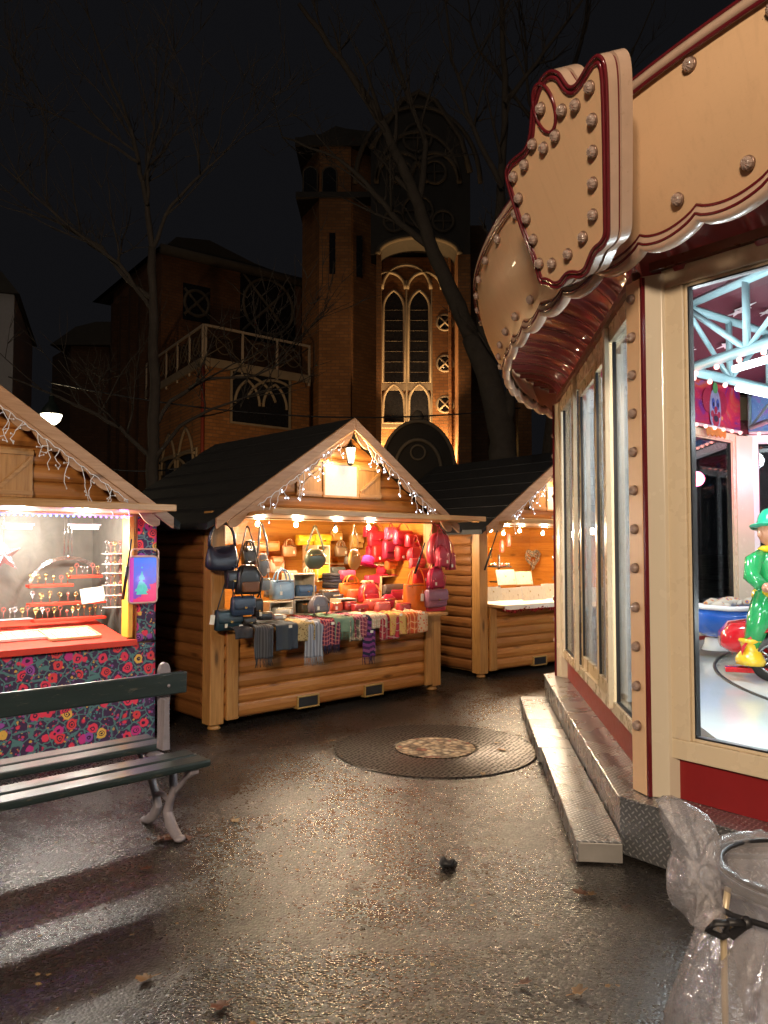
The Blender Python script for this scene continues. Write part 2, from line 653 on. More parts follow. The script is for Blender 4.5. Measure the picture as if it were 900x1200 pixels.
def floral():
    t = NT('floral printed cloth')
    x, y, z = t.xyz()
    cb = t.n('ShaderNodeCombineXYZ')
    t.set(cb.inputs[0], x)
    t.set(cb.inputs[1], z)
    v0 = cb.outputs[0]
    nv = t.noise(v0, 22, 2, .5, 0, '3D', True)
    vm = t.n('ShaderNodeVectorMath', operation='MULTIPLY_ADD')
    t.t.links.new(nv, vm.inputs[0])
    vm.inputs[1].default_value = (.035, .035, .0)
    t.t.links.new(v0, vm.inputs[2])
    v = vm.outputs[0]
    col = t.mix(t.noise(v, 9, 3), (.026, .012, .045), (.07, .028, .09))
    # leaves and stems
    l = t.voro(v, 42)
    lc = t.n('ShaderNodeSeparateColor')
    t.t.links.new(t.voro(v, 42, 'F1', 'Color'), lc.inputs[0])
    leaf = t.ramp(lc.outputs[0], [(0, (.07, .22, .22)), (.22, (.24, .07, .28)), (.42, (.55, .04, .10)), (.62, (.04, .02, .06)), (.86, (.62, .36, .07))], True)
    col = t.mix(t.ramp(l, [(.36, 1.0), (.42, 0.0)]), col, leaf)
    # curling stems
    sv = t.voro(v, 11, 'DISTANCE_TO_EDGE')
    col = t.mix(t.ramp(sv, [(.03, 1.0), (.06, 0.0)]), col, (.08, .20, .20))
    # flowers: rings of petals round a pale or dark eye
    f = t.voro(v, 11)
    fc = t.n('ShaderNodeSeparateColor')
    t.t.links.new(t.voro(v, 11, 'F1', 'Color'), fc.inputs[0])
    hue = t.ramp(fc.outputs[1], [(0, (.75, .04, .09)), (.38, (.55, .03, .22)), (.60, (.30, .07, .36)), (.74, (.75, .45, .08)), (.86, (.70, .05, .06))], True)
    on = t.math('LESS_THAN', fc.outputs[0], .72)
    pet = t.math('MULTIPLY', t.ramp(f, [(.42, 1.0), (.46, 0.0)]), on)
    col = t.mix(pet, col, hue)
    ring = t.math('MULTIPLY', t.ramp(f, [(.17, 0.0), (.19, 1.0), (.24, 1.0), (.26, 0.0)]), on)
    col = t.mix(ring, col, (.03, .012, .045))
    eye = t.math('MULTIPLY', t.ramp(f, [(.08, 1.0), (.10, 0.0)]), on)
    col = t.mix(eye, col, (.02, .012, .03))
    t.p(col, .7)
    t.bump(t.noise(t.coord(), 6, 3), .35, .02)
    return t.m


M['floral'] = floral()


def bag_plastic():
    m = bpy.data.materials.new('clear plastic film')
    m.use_nodes = True
    t = m.node_tree
    t.nodes.clear()
    N = t.nodes.new
    L = t.links.new
    tc = N('ShaderNodeTexCoord')
    nz = N('ShaderNodeTexNoise')
    nz.inputs['Scale'].default_value = 21
    nz.inputs['Detail'].default_value = 5
    nz.inputs['Distortion'].default_value = 1.2
    L(tc.outputs['Object'], nz.inputs['Vector'])
    bp = N('ShaderNodeBump')
    bp.inputs['Strength'].default_value = .8
    bp.inputs['Distance'].default_value = .010
    L(nz.outputs['Fac'], bp.inputs['Height'])
    tr = N('ShaderNodeBsdfTransparent')
    tr.inputs[0].default_value = (.92, .9, .9, 1)
    df = N('ShaderNodeBsdfDiffuse')
    df.inputs[0].default_value = (.70, .67, .68, 1)
    tl = N('ShaderNodeBsdfTranslucent')
    tl.inputs[0].default_value = (.70, .67, .68, 1)
    gl = N('ShaderNodeBsdfGlossy')
    gl.inputs['Roughness'].default_value = .24
    for q in (df, tl, gl):
        L(bp.outputs[0], q.inputs['Normal'])
    a = N('ShaderNodeMixShader')
    a.inputs[0].default_value = .5
    L(df.outputs[0], a.inputs[1])
    L(tl.outputs[0], a.inputs[2])
    b = N('ShaderNodeMixShader')
    b.inputs[0].default_value = .31
    L(tr.outputs[0], b.inputs[1])
    L(a.outputs[0], b.inputs[2])
    fr = N('ShaderNodeFresnel')
    fr.inputs[0].default_value = 1.5
    L(bp.outputs[0], fr.inputs['Normal'])
    c = N('ShaderNodeMixShader')
    mu = N('ShaderNodeMath')
    mu.operation = 'MULTIPLY'
    mu.inputs[1].default_value = .42
    L(fr.outputs[0], mu.inputs[0])
    L(mu.outputs[0], c.inputs[0])
    L(b.outputs[0], c.inputs[1])
    L(gl.outputs[0], c.inputs[2])
    o = N('ShaderNodeOutputMaterial')
    L(c.outputs[0], o.inputs[0])
    return m


M['film'] = bag_plastic()
_cache = {}


def leather(c, rough=.38):
    if c[0] > .3 and c[2] > c[1] * 1.3 and c[1] < .06:        # keep the reds warm
        c = (c[0] * .86, c[1], c[2] * .55)
    k = ('l',) + tuple(c)
    if k not in _cache:
        _cache[k] = plain('leather', c, rough, var=.22, scale=12, bump=.25, bscale=160, coat=.12)
    return _cache[k]


def fabric(c):
    k = ('f',) + tuple(c)
    if k not in _cache:
        _cache[k] = plain('woven fabric', c, .85, var=.25, scale=30, bump=.5, bscale=320, spec=.2)
    return _cache[k]


def plaid(name, base, c1, c2, kx=30, kz=26):
    t = NT(name)
    x, y, z = t.xyz()
    w = t.math('SUBTRACT', z, y)
    fx = t.math('FRACT', t.math('MULTIPLY', x, kx))
    fz = t.math('FRACT', t.math('MULTIPLY', w, kz))
    col = t.mix(t.math('MULTIPLY', t.math('LESS_THAN', fx, .42), .75), base, c1)
    col = t.mix(t.math('MULTIPLY', t.math('LESS_THAN', fz, .42), .6), col, c1)
    col = t.mix(t.math('LESS_THAN', t.math('ABSOLUTE', t.math('SUBTRACT', fx, .7)), .07), col, t.mix(.45, base, c2))
    col = t.mix(t.math('LESS_THAN', t.math('ABSOLUTE', t.math('SUBTRACT', fz, .7)), .07), col, t.mix(.45, base, c2))
    t.p(col, .85, 0, .2)
    t.bump(t.noise(t.coord(), 300, 2), .4, .003)
    return t.m


def spots(name, base, c1, c2, k=45):
    t = NT(name)
    v = t.coord()
    d = t.voro(v, k)
    col = t.mix(t.ramp(d, [(.30, 1.0), (.36, 0.0)]), base, c1)
    col = t.mix(t.ramp(d, [(.16, 1.0), (.2, 0.0)]), col, c2)
    t.p(col, .85, 0, .2)
    t.bump(t.noise(v, 300, 2), .4, .003)
    return t.m


def stripes(name, cs, k=30, ax='x'):
    t = NT(name)
    x, y, z = t.xyz()
    w = x if ax == 'x' else t.math('SUBTRACT', z, y)
    f = t.math('FRACT', t.math('MULTIPLY', w, k))
    col = t.ramp(f, [(i / len(cs), c) for i, c in enumerate(cs)], True)
    t.p(col, .85, 0, .2)
    t.bump(t.noise(t.coord(), 300, 2), .4, .003)
    return t.m


def lamp(name, loc, watts, col, radius=.05, parent=None):
    d = bpy.data.lights.new(name, 'POINT')
    d.energy = watts
    d.color = col
    d.shadow_soft_size = radius
    o = bpy.data.objects.new(name, d)
    COL.objects.link(o)
    o.location = loc
    if parent is not None:
        o.parent = parent
    return o
CARW = 27
FLX1 = -.05
FRONTW = 1900
# ------------------------------------------------------------------ the wooden huts
W, D = 2.865, 2.3
ZE, ZR = 1.87, 2.83
SL = (ZR - ZE) / (W / 2)
CT = .885                                            # counter height


def gx(z, m=0.0):
    a = (z - ZE) / SL + m
    return (a, W - a)


def bargeboard(root, right):
    b = MB()
    f = (lambda x: W - x) if right else (lambda x: x)
    tv = .125
    zt = lambda x: ZE + SL * x + .035
    poly = [(f(-.10), zt(-.10)), (f(W / 2), zt(W / 2)), (f(W / 2), zt(W / 2) - tv), (f(-.10), zt(-.10) - tv * .75)]
    b.prism(poly, -.250, -.222)
    o = b.build('bargeboard', M['barge'], root, bevel=.006)
    low = []
    n = 60
    for i in range(n + 1):
        x = .02 + (W / 2 - .03) * i / n
        ph = i / n * 7 % 1
        low.append((f(x), zt(x) - tv - .018 - .062 * abs(math.sin(ph * PI)) ** .7))
    top = [(f(W / 2 - .01), zt(W / 2) - tv + .02), (f(.02), zt(.02) - tv + .02)]
    c = MB()
    c.prism(low + top, -.240, -.226)
    c.build('scalloped_trim', M['barge'], o)
    return o


def hut(name, label, F, flap=(.2, W + .1), slots=(), back=1.7, lining='lining', lining_side='lining_side', group=None, window=True, shelf=True):
    root = thing(name, label, 'market stall', F, group)
    b = MB()
    b.logs(lambda z: (.12, W - .12), .08, CT - .03, PITCHL, .03, .05)
    b.build('front_panel', M['log'], root)
    for x in (-.02, W - .12):
        b = MB()
        b.box(x, x + .14, -.03, .11, .05, ZE + .04)
        b.build('corner_post', M['post'], root, bevel=.008)
    for x in (.13, W - .25):
        b = MB()
        b.box(x, x + .115, -.062, -.032, .08, CT - .035)
        b.build('front_upright', M['post'], root, bevel=.005)
    b = MB()
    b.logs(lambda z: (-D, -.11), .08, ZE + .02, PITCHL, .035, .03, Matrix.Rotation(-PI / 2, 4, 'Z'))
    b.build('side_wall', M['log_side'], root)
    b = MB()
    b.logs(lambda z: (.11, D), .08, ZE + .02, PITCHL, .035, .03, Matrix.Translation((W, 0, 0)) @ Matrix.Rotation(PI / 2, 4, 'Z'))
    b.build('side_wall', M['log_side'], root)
    b = MB()
    b.box(.0, W, D - .06, D, .06, ZE + .02)
    b.prism([(0, ZE + .02), (W, ZE + .02), (W / 2, ZR - .05)], D - .06, D)
    b.build('back_wall', M['log_side'], root)
    b = MB()
    b.logs(lambda z: gx(z, .05), ZE + .09, ZR - .09, PITCHL, .03, .04)
    b.build('gable', M['log'], root)
    b = MB()
    b.box(.122, W - .122, -.055, .055, ZE - .02, ZE + .03)
    b.box(.18, W - .18, -.05, .05, ZE + .03, ZE + .09)
    b.build('header_beam', M['beam'], root, bevel=.006)
    # roof: two slopes, one chevron
    b = MB()
    e = .17
    zt = lambda x: ZE + SL * x + .03
    lap = []                                          # felt laid in overlapping strips
    for k in range(7):
        xa, xb = -e + (W / 2 + e) * k / 7, -e + (W / 2 + e) * (k + 1) / 7
        lap += [(xa, zt(xa) + .012), (xb, zt(xb) + .001)]
    b.prism(lap + [(W - x, z) for x, z in lap[::-1]][1:] + [(W + e, zt(-e) - .045), (W / 2, zt(W / 2) - .05), (-e, zt(-e) - .045)], -.22, D + .12)
    b.build('roof', M['roof'], root)
    for s in (False, True):
        bargeboard(root, s)
    # raised flap over the counter
    b = MB()
    T = Matrix.Translation((0, -.055, ZE + .012)) @ Matrix.Rotation(R(-2), 4, 'X')
    b.box(flap[0], flap[1], -.50, -.01, -.022, .014, T)
    b.box(flap[0], flap[1], -.525, -.50, -.030, .022, T)
    b.build('awning_flap', M['beam'], root, bevel=.005)
    b = MB()
    b.box(.03, W - .03, back, back + .02, .1, ZE - .006)
    b.prism([(.05, ZE - .006), (W - .05, ZE - .006), (W - .20, ZE + .093), (.20, ZE + .093)], back, back + .02)
    b.build('interior_lining', M[lining], root)
    for x in (.032, W - .047):
        b = MB()
        b.box(x, x + .015, .112, back, .1, ZE - .006)
        b.build('interior_lining', M[lining_side], root)
    b = MB()
    b.box(.21, W - .21, .056, back, ZE + .095, ZE + .11)  # ceiling added to keep the lamp light in and brighten the interior
    for s_ in (0, 1):                                # the boards slope down to the side walls
        f_ = (lambda x: W - x) if s_ else (lambda x: x)
        b.prism([(f_(.05), ZE - .004), (f_(.208), ZE + .096), (f_(.208), ZE + .106), (f_(.05), ZE + .004)], .112, back)
    b.build('ceiling_reflector', M[lining], root)
    b = MB()
    b.box(.04, W - .04, .06, D - .07, .06, .09)
    b.build('floor_board', M['beam'], root)
    if shelf:
        b = MB()
        b.box(.125, W - .125, -.28, .62, CT - .03, CT)
        b.build('counter', M['beam'], root, bevel=.006)
    for x in (.06, W - .06):
        b = MB()
        b.lathe([(.045, 0), (.06, .012), (.05, .03), (.03, .05), (.03, .06)], 14, Matrix.Translation((x, .04, 0)))
        b.build('foot', M['post'], root)
    for x in (.06, W - .06):
        b = MB()
        b.lathe([(.06, 0), (.06, .055)], 12, Matrix.Translation((x, D - .1, 0)))
        b.build('foot', M['post'], root)
    for x in slots:
        b = MB()
        for q in ((x - .13, x + .13, .17, .185), (x - .13, x + .13, .065, .08)):
            b.box(q[0], q[1], -.05, .02, q[2], q[3])
        for q in (x - .13, x + .115):
            b.box(q, q + .015, -.05, .02, .08, .17)
        fr = b.build('forklift_slot', M['brass_paint'], root, bevel=.004)
        b = MB()
        b.box(x - .112, x + .112, -.040, .0, .082, .168)
        b.build('slot_hole', M['black'], fr)
    if window:
        pass
    return root


M['brass_paint'] = plain('ochre painted steel', (.42, .26, .08), .45, .2)


def tlamp(F, loc, w, c, r=.04):
    lamp('bulb_light', F @ Vector(loc), w, c, r)


TH2, TH3 = R(42.65), R(37.5)
F1 = frame(-1.961 - W * math.cos(TH2), 6.402 - W * math.sin(TH2), 0, TH2)
F2 = frame(-1.506, 6.723, 0, TH2)
F3 = frame(1.158, 9.385, 0, TH3)
GH = 'wooden market huts'


def silver():
    t = NT('silver grey backdrop cloth')
    v = t.coord()
    n = t.noise(v, 5, 6, .6, 1.2)
    t.p(t.mix(n, (.08, .073, .06), (.19, .17, .145)), .42, .15)
    t.bump(t.noise(v, 6, 4, .5, .6), .3, .02)
    return t.m


M['silver'] = silver()
stall1 = hut('market_hut', 'wooden jewellery hut at left with floral cloth below its lit counter', F1, (-.2, W + FLX1), (), 1.05, 'silver', 'silver', GH, True, False)
stall2 = hut('market_hut', 'wooden hut in the middle selling handbags and scarves under a lit lantern', F2, (.24, W + .16), (1.03, 1.87), 1.7, group=GH)
stall3 = hut('market_hut', 'wooden hut with white cards on its counter, half hidden by carousel', F3, (.1, W + .16), (1.05, 1.9), 1.7, group=GH)


def gable_window(root, F, x0, x1, z0, z1, lit):
    b = MB()
    y = -.052
    b.box(x0, x1, y, y + .02, z0, z1)
    M['panel'] = M.get('panel') or lit_sign()
    p = b.build('sign_panel', lit, root)
    b = MB()
    for q in ((x0 - .02, x1 + .02, z1, z1 + .02), (x0 - .02, x1 + .02, z0 - .02, z0)):
        b.box(q[0], q[1], y - .012, y + .02, q[2], q[3])
    for q in (x0 - .02, x1):
        b.box(q, q + .02, y - .012, y + .02, z0, z1)
    b.build('frame', M['beam'], p)
    w = (x1 - x0) * .72
    for a in (x0 - .03 - w, x1 + .03):
        s = MB()
        s.box(a, a + w, y, y + .018, z0 - .02, z1 + .02)
        sh = s.build('shutter', M['post'], root, bevel=.003)
        s = MB()
        s.box(a, a + w, y - .012, y, z0 + .0, z0 + .03)
        s.box(a, a + w, y - .012, y, z1 - .03, z1)
        L = math.hypot(w, z1 - z0 - .08)
        an = math.atan2(z1 - z0 - .08, w)
        T = Matrix.Translation((a, 0, z0 + .04)) @ Matrix.Rotation(-an, 4, 'Y')
        s.box(0.02, L - .02, y - .011, y - .001, -.013, .013, T)
        s.build('brace', M['beam'], sh)


def lit_sign():
    t = NT('lit sign panel')
    v = t.coord((7, 1, 7))
    d = t.noise(v, 2.2, 3, .6, 2.5)
    line = t.ramp(d, [(.475, 0.0), (.495, 1.0), (.505, 1.0), (.525, 0.0)])
    c = t.mix(t.math('MULTIPLY', line, .45), (1, .93, .78), (.55, .42, .25))
    t.p((.24, .21, .17), .5, emit=c, es=.40)
    return t.m


M['lit_sign'] = lit_sign()
M['panel'] = M['lit_sign']
M['grey_sign'] = plain('pale grey sign board', (.55, .57, .58), .5)
a_, b_ = at(F2, 380, 580, -.05), at(F2, 418, 547, -.05)
gable_window(stall2, F2, a_.x, b_.x, a_.z, b_.z, M['lit_sign'])
gable_window(stall3, F3, a_.x, b_.x, a_.z - .02, b_.z - .02, M['grey_sign'])
gable_window(stall1, F1, a_.x + .10, b_.x + .02, a_.z - .12, b_.z - .1, M['post'])


def lantern(root, F, x, z, on):
    y = -.17
    T = Matrix.Translation((x, y, z))
    b = MB()
    b.lathe([(.030, -.075), (.05, .075)], 6, T, smooth=False)
    g = b.build('lantern', M['lantern_on'] if on else M['bulb_off'], root)
    b = MB()
    b.lathe([(.066, .075), (.055, .09), (.02, .12), (.012, .135), (.016, .15), (.002, .165)], 6, T, smooth=False)
    b.lathe([(.01, -.10), (.034, -.085), (.034, -.073)], 6, T, smooth=False)
    for k in range(6):
        a = 2 * PI * k / 6
        b.tube([(x + .032 * math.cos(a), y + .032 * math.sin(a), z - .075), (x + .052 * math.cos(a), y + .052 * math.sin(a), z + .075)], .005, 5)
    b.build('lantern_cage', M['darkmetal'], g)
    b = MB()
    b.tube([(x, y, z + .15), (x, y + .02, z + .19), (x, y + .08, z + .19), (x, -.04, z + .15)], .008, 6)
    b.build('lantern_arm', M['darkmetal'], g)


M['lantern_on'] = glow('lantern glass glow', (1, .80, .48), 9)
p_ = at(F2, 411, 534, -.17)
lantern(stall2, F2, p_.x, p_.z, True)
lamp('lantern_light', F2 @ Vector((p_.x, -.25, p_.z - .02)), 15, (1, .66, .3), .04)
lantern(stall3, F3, W / 2, p_.z, True)
lamp('lantern_light', F3 @ Vector((W / 2, -.25, p_.z)), 20, (1, .66, .3), .04)

# gas struts that hold the flaps up
for rt, px0, py0, px1, py1, F in ((stall1, 144, 702, 154, 632, F1), (stall3, 568, 668, 583, 622, F3), (stall2, 486, 672, 498, 636, F2)):
    p0, p1 = at(F, px0, py0, -.07), at(F, px1, py1, -.3)
    b = MB()
    b.tube([p0, p0.lerp(p1, .55)], .013, 8)
    b.tube([p0.lerp(p1, .5), p1], .007, 8)
    b.build('gas_strut', M['darkmetal'], rt)


# ------------------------------------------------------------------ icicle string lights
def icicles(F, label, x0, x1, n, on, seed, group='icicle string lights on the hut gables'):
    r = random.Random(seed)
    y = -.262
    zt = lambda x: ZE + SL * min(x, W - x) + .035 - .15
    T = F @ Matrix.Translation((0, y, 0))
    root = thing('string_light', label, 'string lights', T, group)
    b = MB()
    xs = [x0 + (x1 - x0) * i / 40 for i in range(41)]
    b.tube([(x, 0, zt(x) + .008 * math.sin(i * 1.9)) for i, x in enumerate(xs)], .0035, 5)
    ends = []
    for i in range(n):
        x = x0 + (x1 - x0) * (i + r.uniform(.2, .8)) / n
        L = r.uniform(.10, .27)
        pts = [Vector((x, 0, zt(x)))]
        k = 5
        for j in range(k):
            pts.append(pts[-1] + Vector((r.uniform(-.028, .028), r.uniform(-.01, .004), -L / k)))
            if r.random() < .45:
                e = pts[-1] + Vector((r.choice((-1, 1)) * r.uniform(.02, .04), -.004, r.uniform(-.02, .025)))
                b.tube([pts[-1], e], .0025, 4)
                ends.append(e)
        b.tube(pts, .003, 5)
        ends.append(pts[-1])
    b.build('wire', M['wire_white'], root)
    me = None
    for e in ends[:70]:
        if me is None:
            q = MB()
            q.ball((0, 0, 0), .0055, 6, 4, (1, 1, 1.5))
            o = q.build('bulb', M['fairy'] if on else M['wire_white'], root)
            me = o.data
        else:
            o = obj('bulb', me, root)
        o.location = e


icicles(F1, 'unlit white icicle string light hanging along the gable of the floral hut', W / 2 + .05, W - .30, 13, False, 3)
icicles(F2, 'lit icicle string light below the left gable board of the handbag hut', .30, W / 2 - .15, 11, True, 4)
icicles(F2, 'lit icicle string light below the right gable board of the handbag hut', W / 2 + .1, W - .28, 12, True, 5)
icicles(F3, 'lit icicle string light below the gable board of the hut behind carousel', .30, W / 2 - .06, 12, True, 6)


# ------------------------------------------------------------------ hanging bulbs
def hang_bulb(F, px, py, ly, label, watts, group):
    p = at(F, px, py, ly)
    root = thing('light_bulb', label, 'light bulb', F @ Matrix.Translation(p), group)
    b = MB()
    b.ball((0, 0, 0), .022, 12, 8, (1, 1, 1.2))
    b.build('bulb_glass', M['bulb_on'], root)
    b = MB()
    b.lathe([(.012, .024), (.016, .03), (.016, .06), (.006, .066)], 10)
    b.build('socket', M['black'], root)
    b = MB()
    b.tube([(0, 0, .06), (0, .02, ZE + .094 - p.z)], .003, 5)
    b.build('cord', M['black'], root)
    lamp('bulb_light', F @ (p + Vector((0, -.03, -.02))), watts, (1, .80, .54), .04)


n5 = ['first from the left post', 'second from the left post', 'in the middle of the row', 'second from the right post', 'nearest the right post']
for i, (px, py, ly) in enumerate(((302, 614, .22), (347, 615, .25), (393, 621, .5), (432, 618, .3), (488, 631, .6))):
    hang_bulb(F2, px, py, ly, 'glowing warm bulb over the handbag counter, ' + n5[i], 25, 'bulbs over the handbag counter')
n4 = ['nearest the left post', 'second from left', 'largest and lowest of the row', 'beside the carousel edge']
for i, (px, py, ly) in enumerate(((575, 621, .3), (590, 625, .4), (609, 622, .5), (636, 625, .4))):
    hang_bulb(F3, px, py, ly, 'glowing warm bulb over the card stall counter, ' + n4[i], 25, 'bulbs over the card counter')


# ------------------------------------------------------------------ bags
def ring(z, hw, hd, e=3.2, n=22, cx=0, cy=0):
    out = []
    for k in range(n):
        a = 2 * PI * k / n
        c, s_ = math.cos(a), math.sin(a)
        out.append((cx + hw * math.copysign(abs(c) ** (2 / e), c), cy + hd * math.copysign(abs(s_) ** (2 / e), s_), z))
    return out


def crumple(b, amp, k=18, seed=0):
    for i, p in enumerate(b.v):
        q = p * k + Vector((seed * 3.1, 0, 0))
        b.v[i] = p + Vector((noise.noise(q), noise.noise(q + Vector((9, 0, 0))), noise.noise(q + Vector((0, 7, 0))))) * amp


SEED = [0]


def put(F, box, ly, rest=None):
    a, c = at(F, box[0], box[3], ly), at(F, box[2], box[1], ly)
    w = abs(c.x - a.x)
    h = abs(c.z - a.z)
    z = a.z if rest is None else rest
    return (a.x + c.x) / 2, z, w, h


def bag(kind, F, box, ly, dep, col, label, rest=None, hang=None, cat='handbag', group='bags for sale on the hut', rz=0.0, strap=None, name='handbag', accent=None):
    while F is F2 and ly > .1 and at(F, box[2], box[3], ly).x > W - .08:
        ly -= .04                                     # keep it inside the side wall
    cx, z0, w, h = put(F, box, ly, rest)
    SEED[0] += 1
    sd = SEED[0]
    root = thing(name, label, cat, F @ Matrix.Translation((cx, ly, z0)) @ Matrix.Rotation(rz, 4, 'Z'), group)
    m = leather(col)
    ms = leather(strap) if strap else m
    b = MB()
    hang_l = None
    if hang is not None:
        q = at(F, hang[0], hang[1], ly)
        hang_l = Vector((q.x - cx, .0, q.z - z0))
    if kind == 'tote':
        bh = h * .64
        b.loft([ring(bh * t, w / 2 * a, dep / 2 * d) for t, a, d in ((0, .86, .9), (.03, .93, 1), (.3, .97, 1), (.7, 1, .8), (.97, 1, .55), (1, .98, .5))])
        crumple(b, .007, 14, sd)
        body = b.build('body', m, root)
        q = MB()
        q.tube([(-w * .43, -dep * .30, bh * .93), (0, -dep * .33, bh * .95), (w * .43, -dep * .30, bh * .93)], .003, 6)
        q.build('seam', M['black'], body)
        for s in (-1, 1):
            q = MB()
            pts = [(w * .27 * math.cos(PI - PI * k / 14), s * dep * .30 * (1 - .5 * math.sin(PI * k / 14)), bh * .86 + (h - bh * .86) * math.sin(PI * k / 14) ** .8) for k in range(15)]
            q.tube(pts, .0085, 7)
            q.build('handle', ms, root)
    elif kind == 'hobo':
        bh = h * .56
        rows = ((0, .55, .5), (.04, .78, .9), (.18, .98, 1), (.45, 1, .95), (.75, .92, .6), (1, .84, .22))
        b.loft([ring(bh * t, w / 2 * a, dep / 2 * d, 2.4) for t, a, d in rows])
        for i, p in enumerate(b.v):                       # the mouth sags between the handle ends
            sag = max(0, p.z / bh - .6) / .4
            b.v[i] = p + Vector((0, 0, -sag * bh * .33 * max(0, 1 - (p.x / (w * .4)) ** 2)))
        crumple(b, .012, 11, sd)
        b.build('body', m, root)
        q = MB()
        pts = [(w * .40 * math.cos(PI - PI * k / 16), 0, bh * .9 + (h - bh * .9) * math.sin(PI * k / 16) ** .75) for k in range(17)]
        q.tube(pts, .014, 8)
        q.build('handle', ms, root)
    elif kind in ('box', 'pouch'):
        b.loft([ring(h * t, w / 2 * a, dep / 2 * d, 4) for t, a, d in ((0, .9, .75), (.05, .98, .97), (.4, 1, 1), (.85, 1, .9), (.97, .97, .7), (1, .92, .5))])
        crumple(b, .005, 14, sd)
        body = b.build('body', m, root)
        if kind == 'box':
            q = MB()
            q.loft([ring(h * t, w / 2 * a, .012, 4, cy=-dep / 2 * d) for t, a, d in ((.36, .86, 1.0), (.42, .97, 1.03), (.85, 1.0, .93), (1.01, .95, .5))])
            q.build('flap', ms, root)
            q = MB()
            q.box(-.012, .012, -dep / 2 - .022, -dep / 2 - .006, h * .37, h * .47)
            q.build('clasp', M['brass'], root, bevel=.002)
        else:
            q = MB()
            q.tube([(-w * .42, -dep * .42, h * .84), (w * .42, -dep * .42, h * .84)], .004, 6)
            q.build('zip', M['brass'], root)
    elif kind == 'moon':
        rows = [(k / 8) for k in range(9)]
        b.loft([ring(h * t, w / 2 * max(.08, math.sin(PI * (t * .84 + .10)) ** .6), dep / 2 * max(.15, math.sin(PI * (t * .9 + .06)) ** .7), 2.3) for t in rows])
        crumple(b, .007, 12, sd)
        b.build('body', m, root)
        q = MB()
        q.tube([(-w * .38, -dep * .40, h * .66), (0, -dep * .5, h * .70), (w * .38, -dep * .40, h * .66)], .004, 6)
        q.build('zip', M['brass'], root)
    elif kind == 'backpack':
        b.loft([ring(h * t, w / 2 * a, dep / 2 * d, 3.2) for t, a, d in ((0, .85, .8), (.04, .97, 1), (.35, 1, 1), (.7, .93, .85), (.9, .72, .6), (.98, .45, .4), (1, .25, .25))])
        crumple(b, .012, 12, sd)
        b.build('body', m, root)
        q = MB()
        q.loft([ring(h * t, w * .36 * a, dep * .16, 3.4, cy=-dep * .46) for t, a in ((.08, .85), (.11, 1), (.38, 1), (.42, .9))])
        q.build('pocket', leather(accent) if accent else m, root)
        q = MB()
        q.tube([(-.03, 0, h * .96), (-.025, 0, h * 1.07), (.025, 0, h * 1.07), (.03, 0, h * .96)], .006, 6)
        q.build('top_loop', ms, root)
        for s in (-1, 1):
            q = MB()
            q.tube([(s * w * .25, -dep * .3, h * .9), (s * w * .46, -dep * .5, h * .55), (s * w * .40, -dep * .5, h * .1), (s * w * .3, -dep * .35, -h * .12)], .007, 6)
            q.build('strap', ms, root)
    if sd % 5 in (0, 2):
        q = MB()
        x_ = w * (.18 if sd % 2 else -.2)
        q.box(x_ - .013, x_ + .013, -dep * .56 - .006, -dep * .56 - .004, h * .16, h * .16 + .034)
        q.tube([(x_, -dep * .56 - .005, h * .16 + .034), (x_, -dep * .5, h * .5)], .0012, 4)
        q.build('price_label', M['card'], root)
    if hang_l is not None:
        q = MB()
        top = h * (.62 if kind == 'tote' else .9)
        for s in (-1, 1):
            e = Vector((s * w * .44, 0, top))
            q.tube([e, e.lerp(hang_l, .5) + Vector((s * .012, -.01, 0)), hang_l + Vector((s * .012, 0, 0))], .011 if strap else .006, 6, flat=.3)
        q.tube([hang_l + Vector((-.012, 0, 0)), hang_l + Vector((0, .0, .012)), hang_l + Vector((.012, 0, 0))], .007, 6)
        q.build('strap', ms, root)
    return root


def tagcard(F, px, py, ly, label):
    p = at(F, px, py, ly)
    b = MB()
    b.box(-.022, .022, -.0015, .0015, -.05, .03)
    b.tube([(0, 0, .03), (.004, .008, .07)], .0015, 4)
    o = b.build('price_tag', M['card'])
    o.matrix_world = F @ Matrix.Translation(p) @ Matrix.Rotation(R(8), 4, 'Y')
    tag(o, label, 'price tag')


M['card'] = plain('white card', (.75, .70, .58), .6)
K, NAVY, TEAL, DENIM = (.010, .010, .012), (.013, .015, .032), (.012, .035, .048), (.025, .045, .085)
LBLUE, GREY, OLIVE, TAN, YEL = (.20, .32, .44), (.22, .23, .24), (.085, .10, .06), (.42, .20, .05), (.62, .36, .015)
PINK, RED, CRIM, ORG, MAUVE, DPINK, CORAL = (.60, .022, .065), (.52, .018, .03), (.22, .012, .035), (.72, .17, .02), (.23, .10, .17), (.36, .018, .06), (.70, .10, .06)
# hanging outside on the posts
bag('hobo', F2, (241, 613, 279, 669), -.14, .11, NAVY, 'slouchy navy black shoulder bag hung on the left corner post')
bag('box', F2, (252, 713, 282, 740), -.14, .09, TEAL, 'dark teal satchel hung below the navy bag on the left post', hang=(266, 680))
tagcard(F2, 249, 725, -.2, 'white price tag beside the dark teal satchel on the left post')
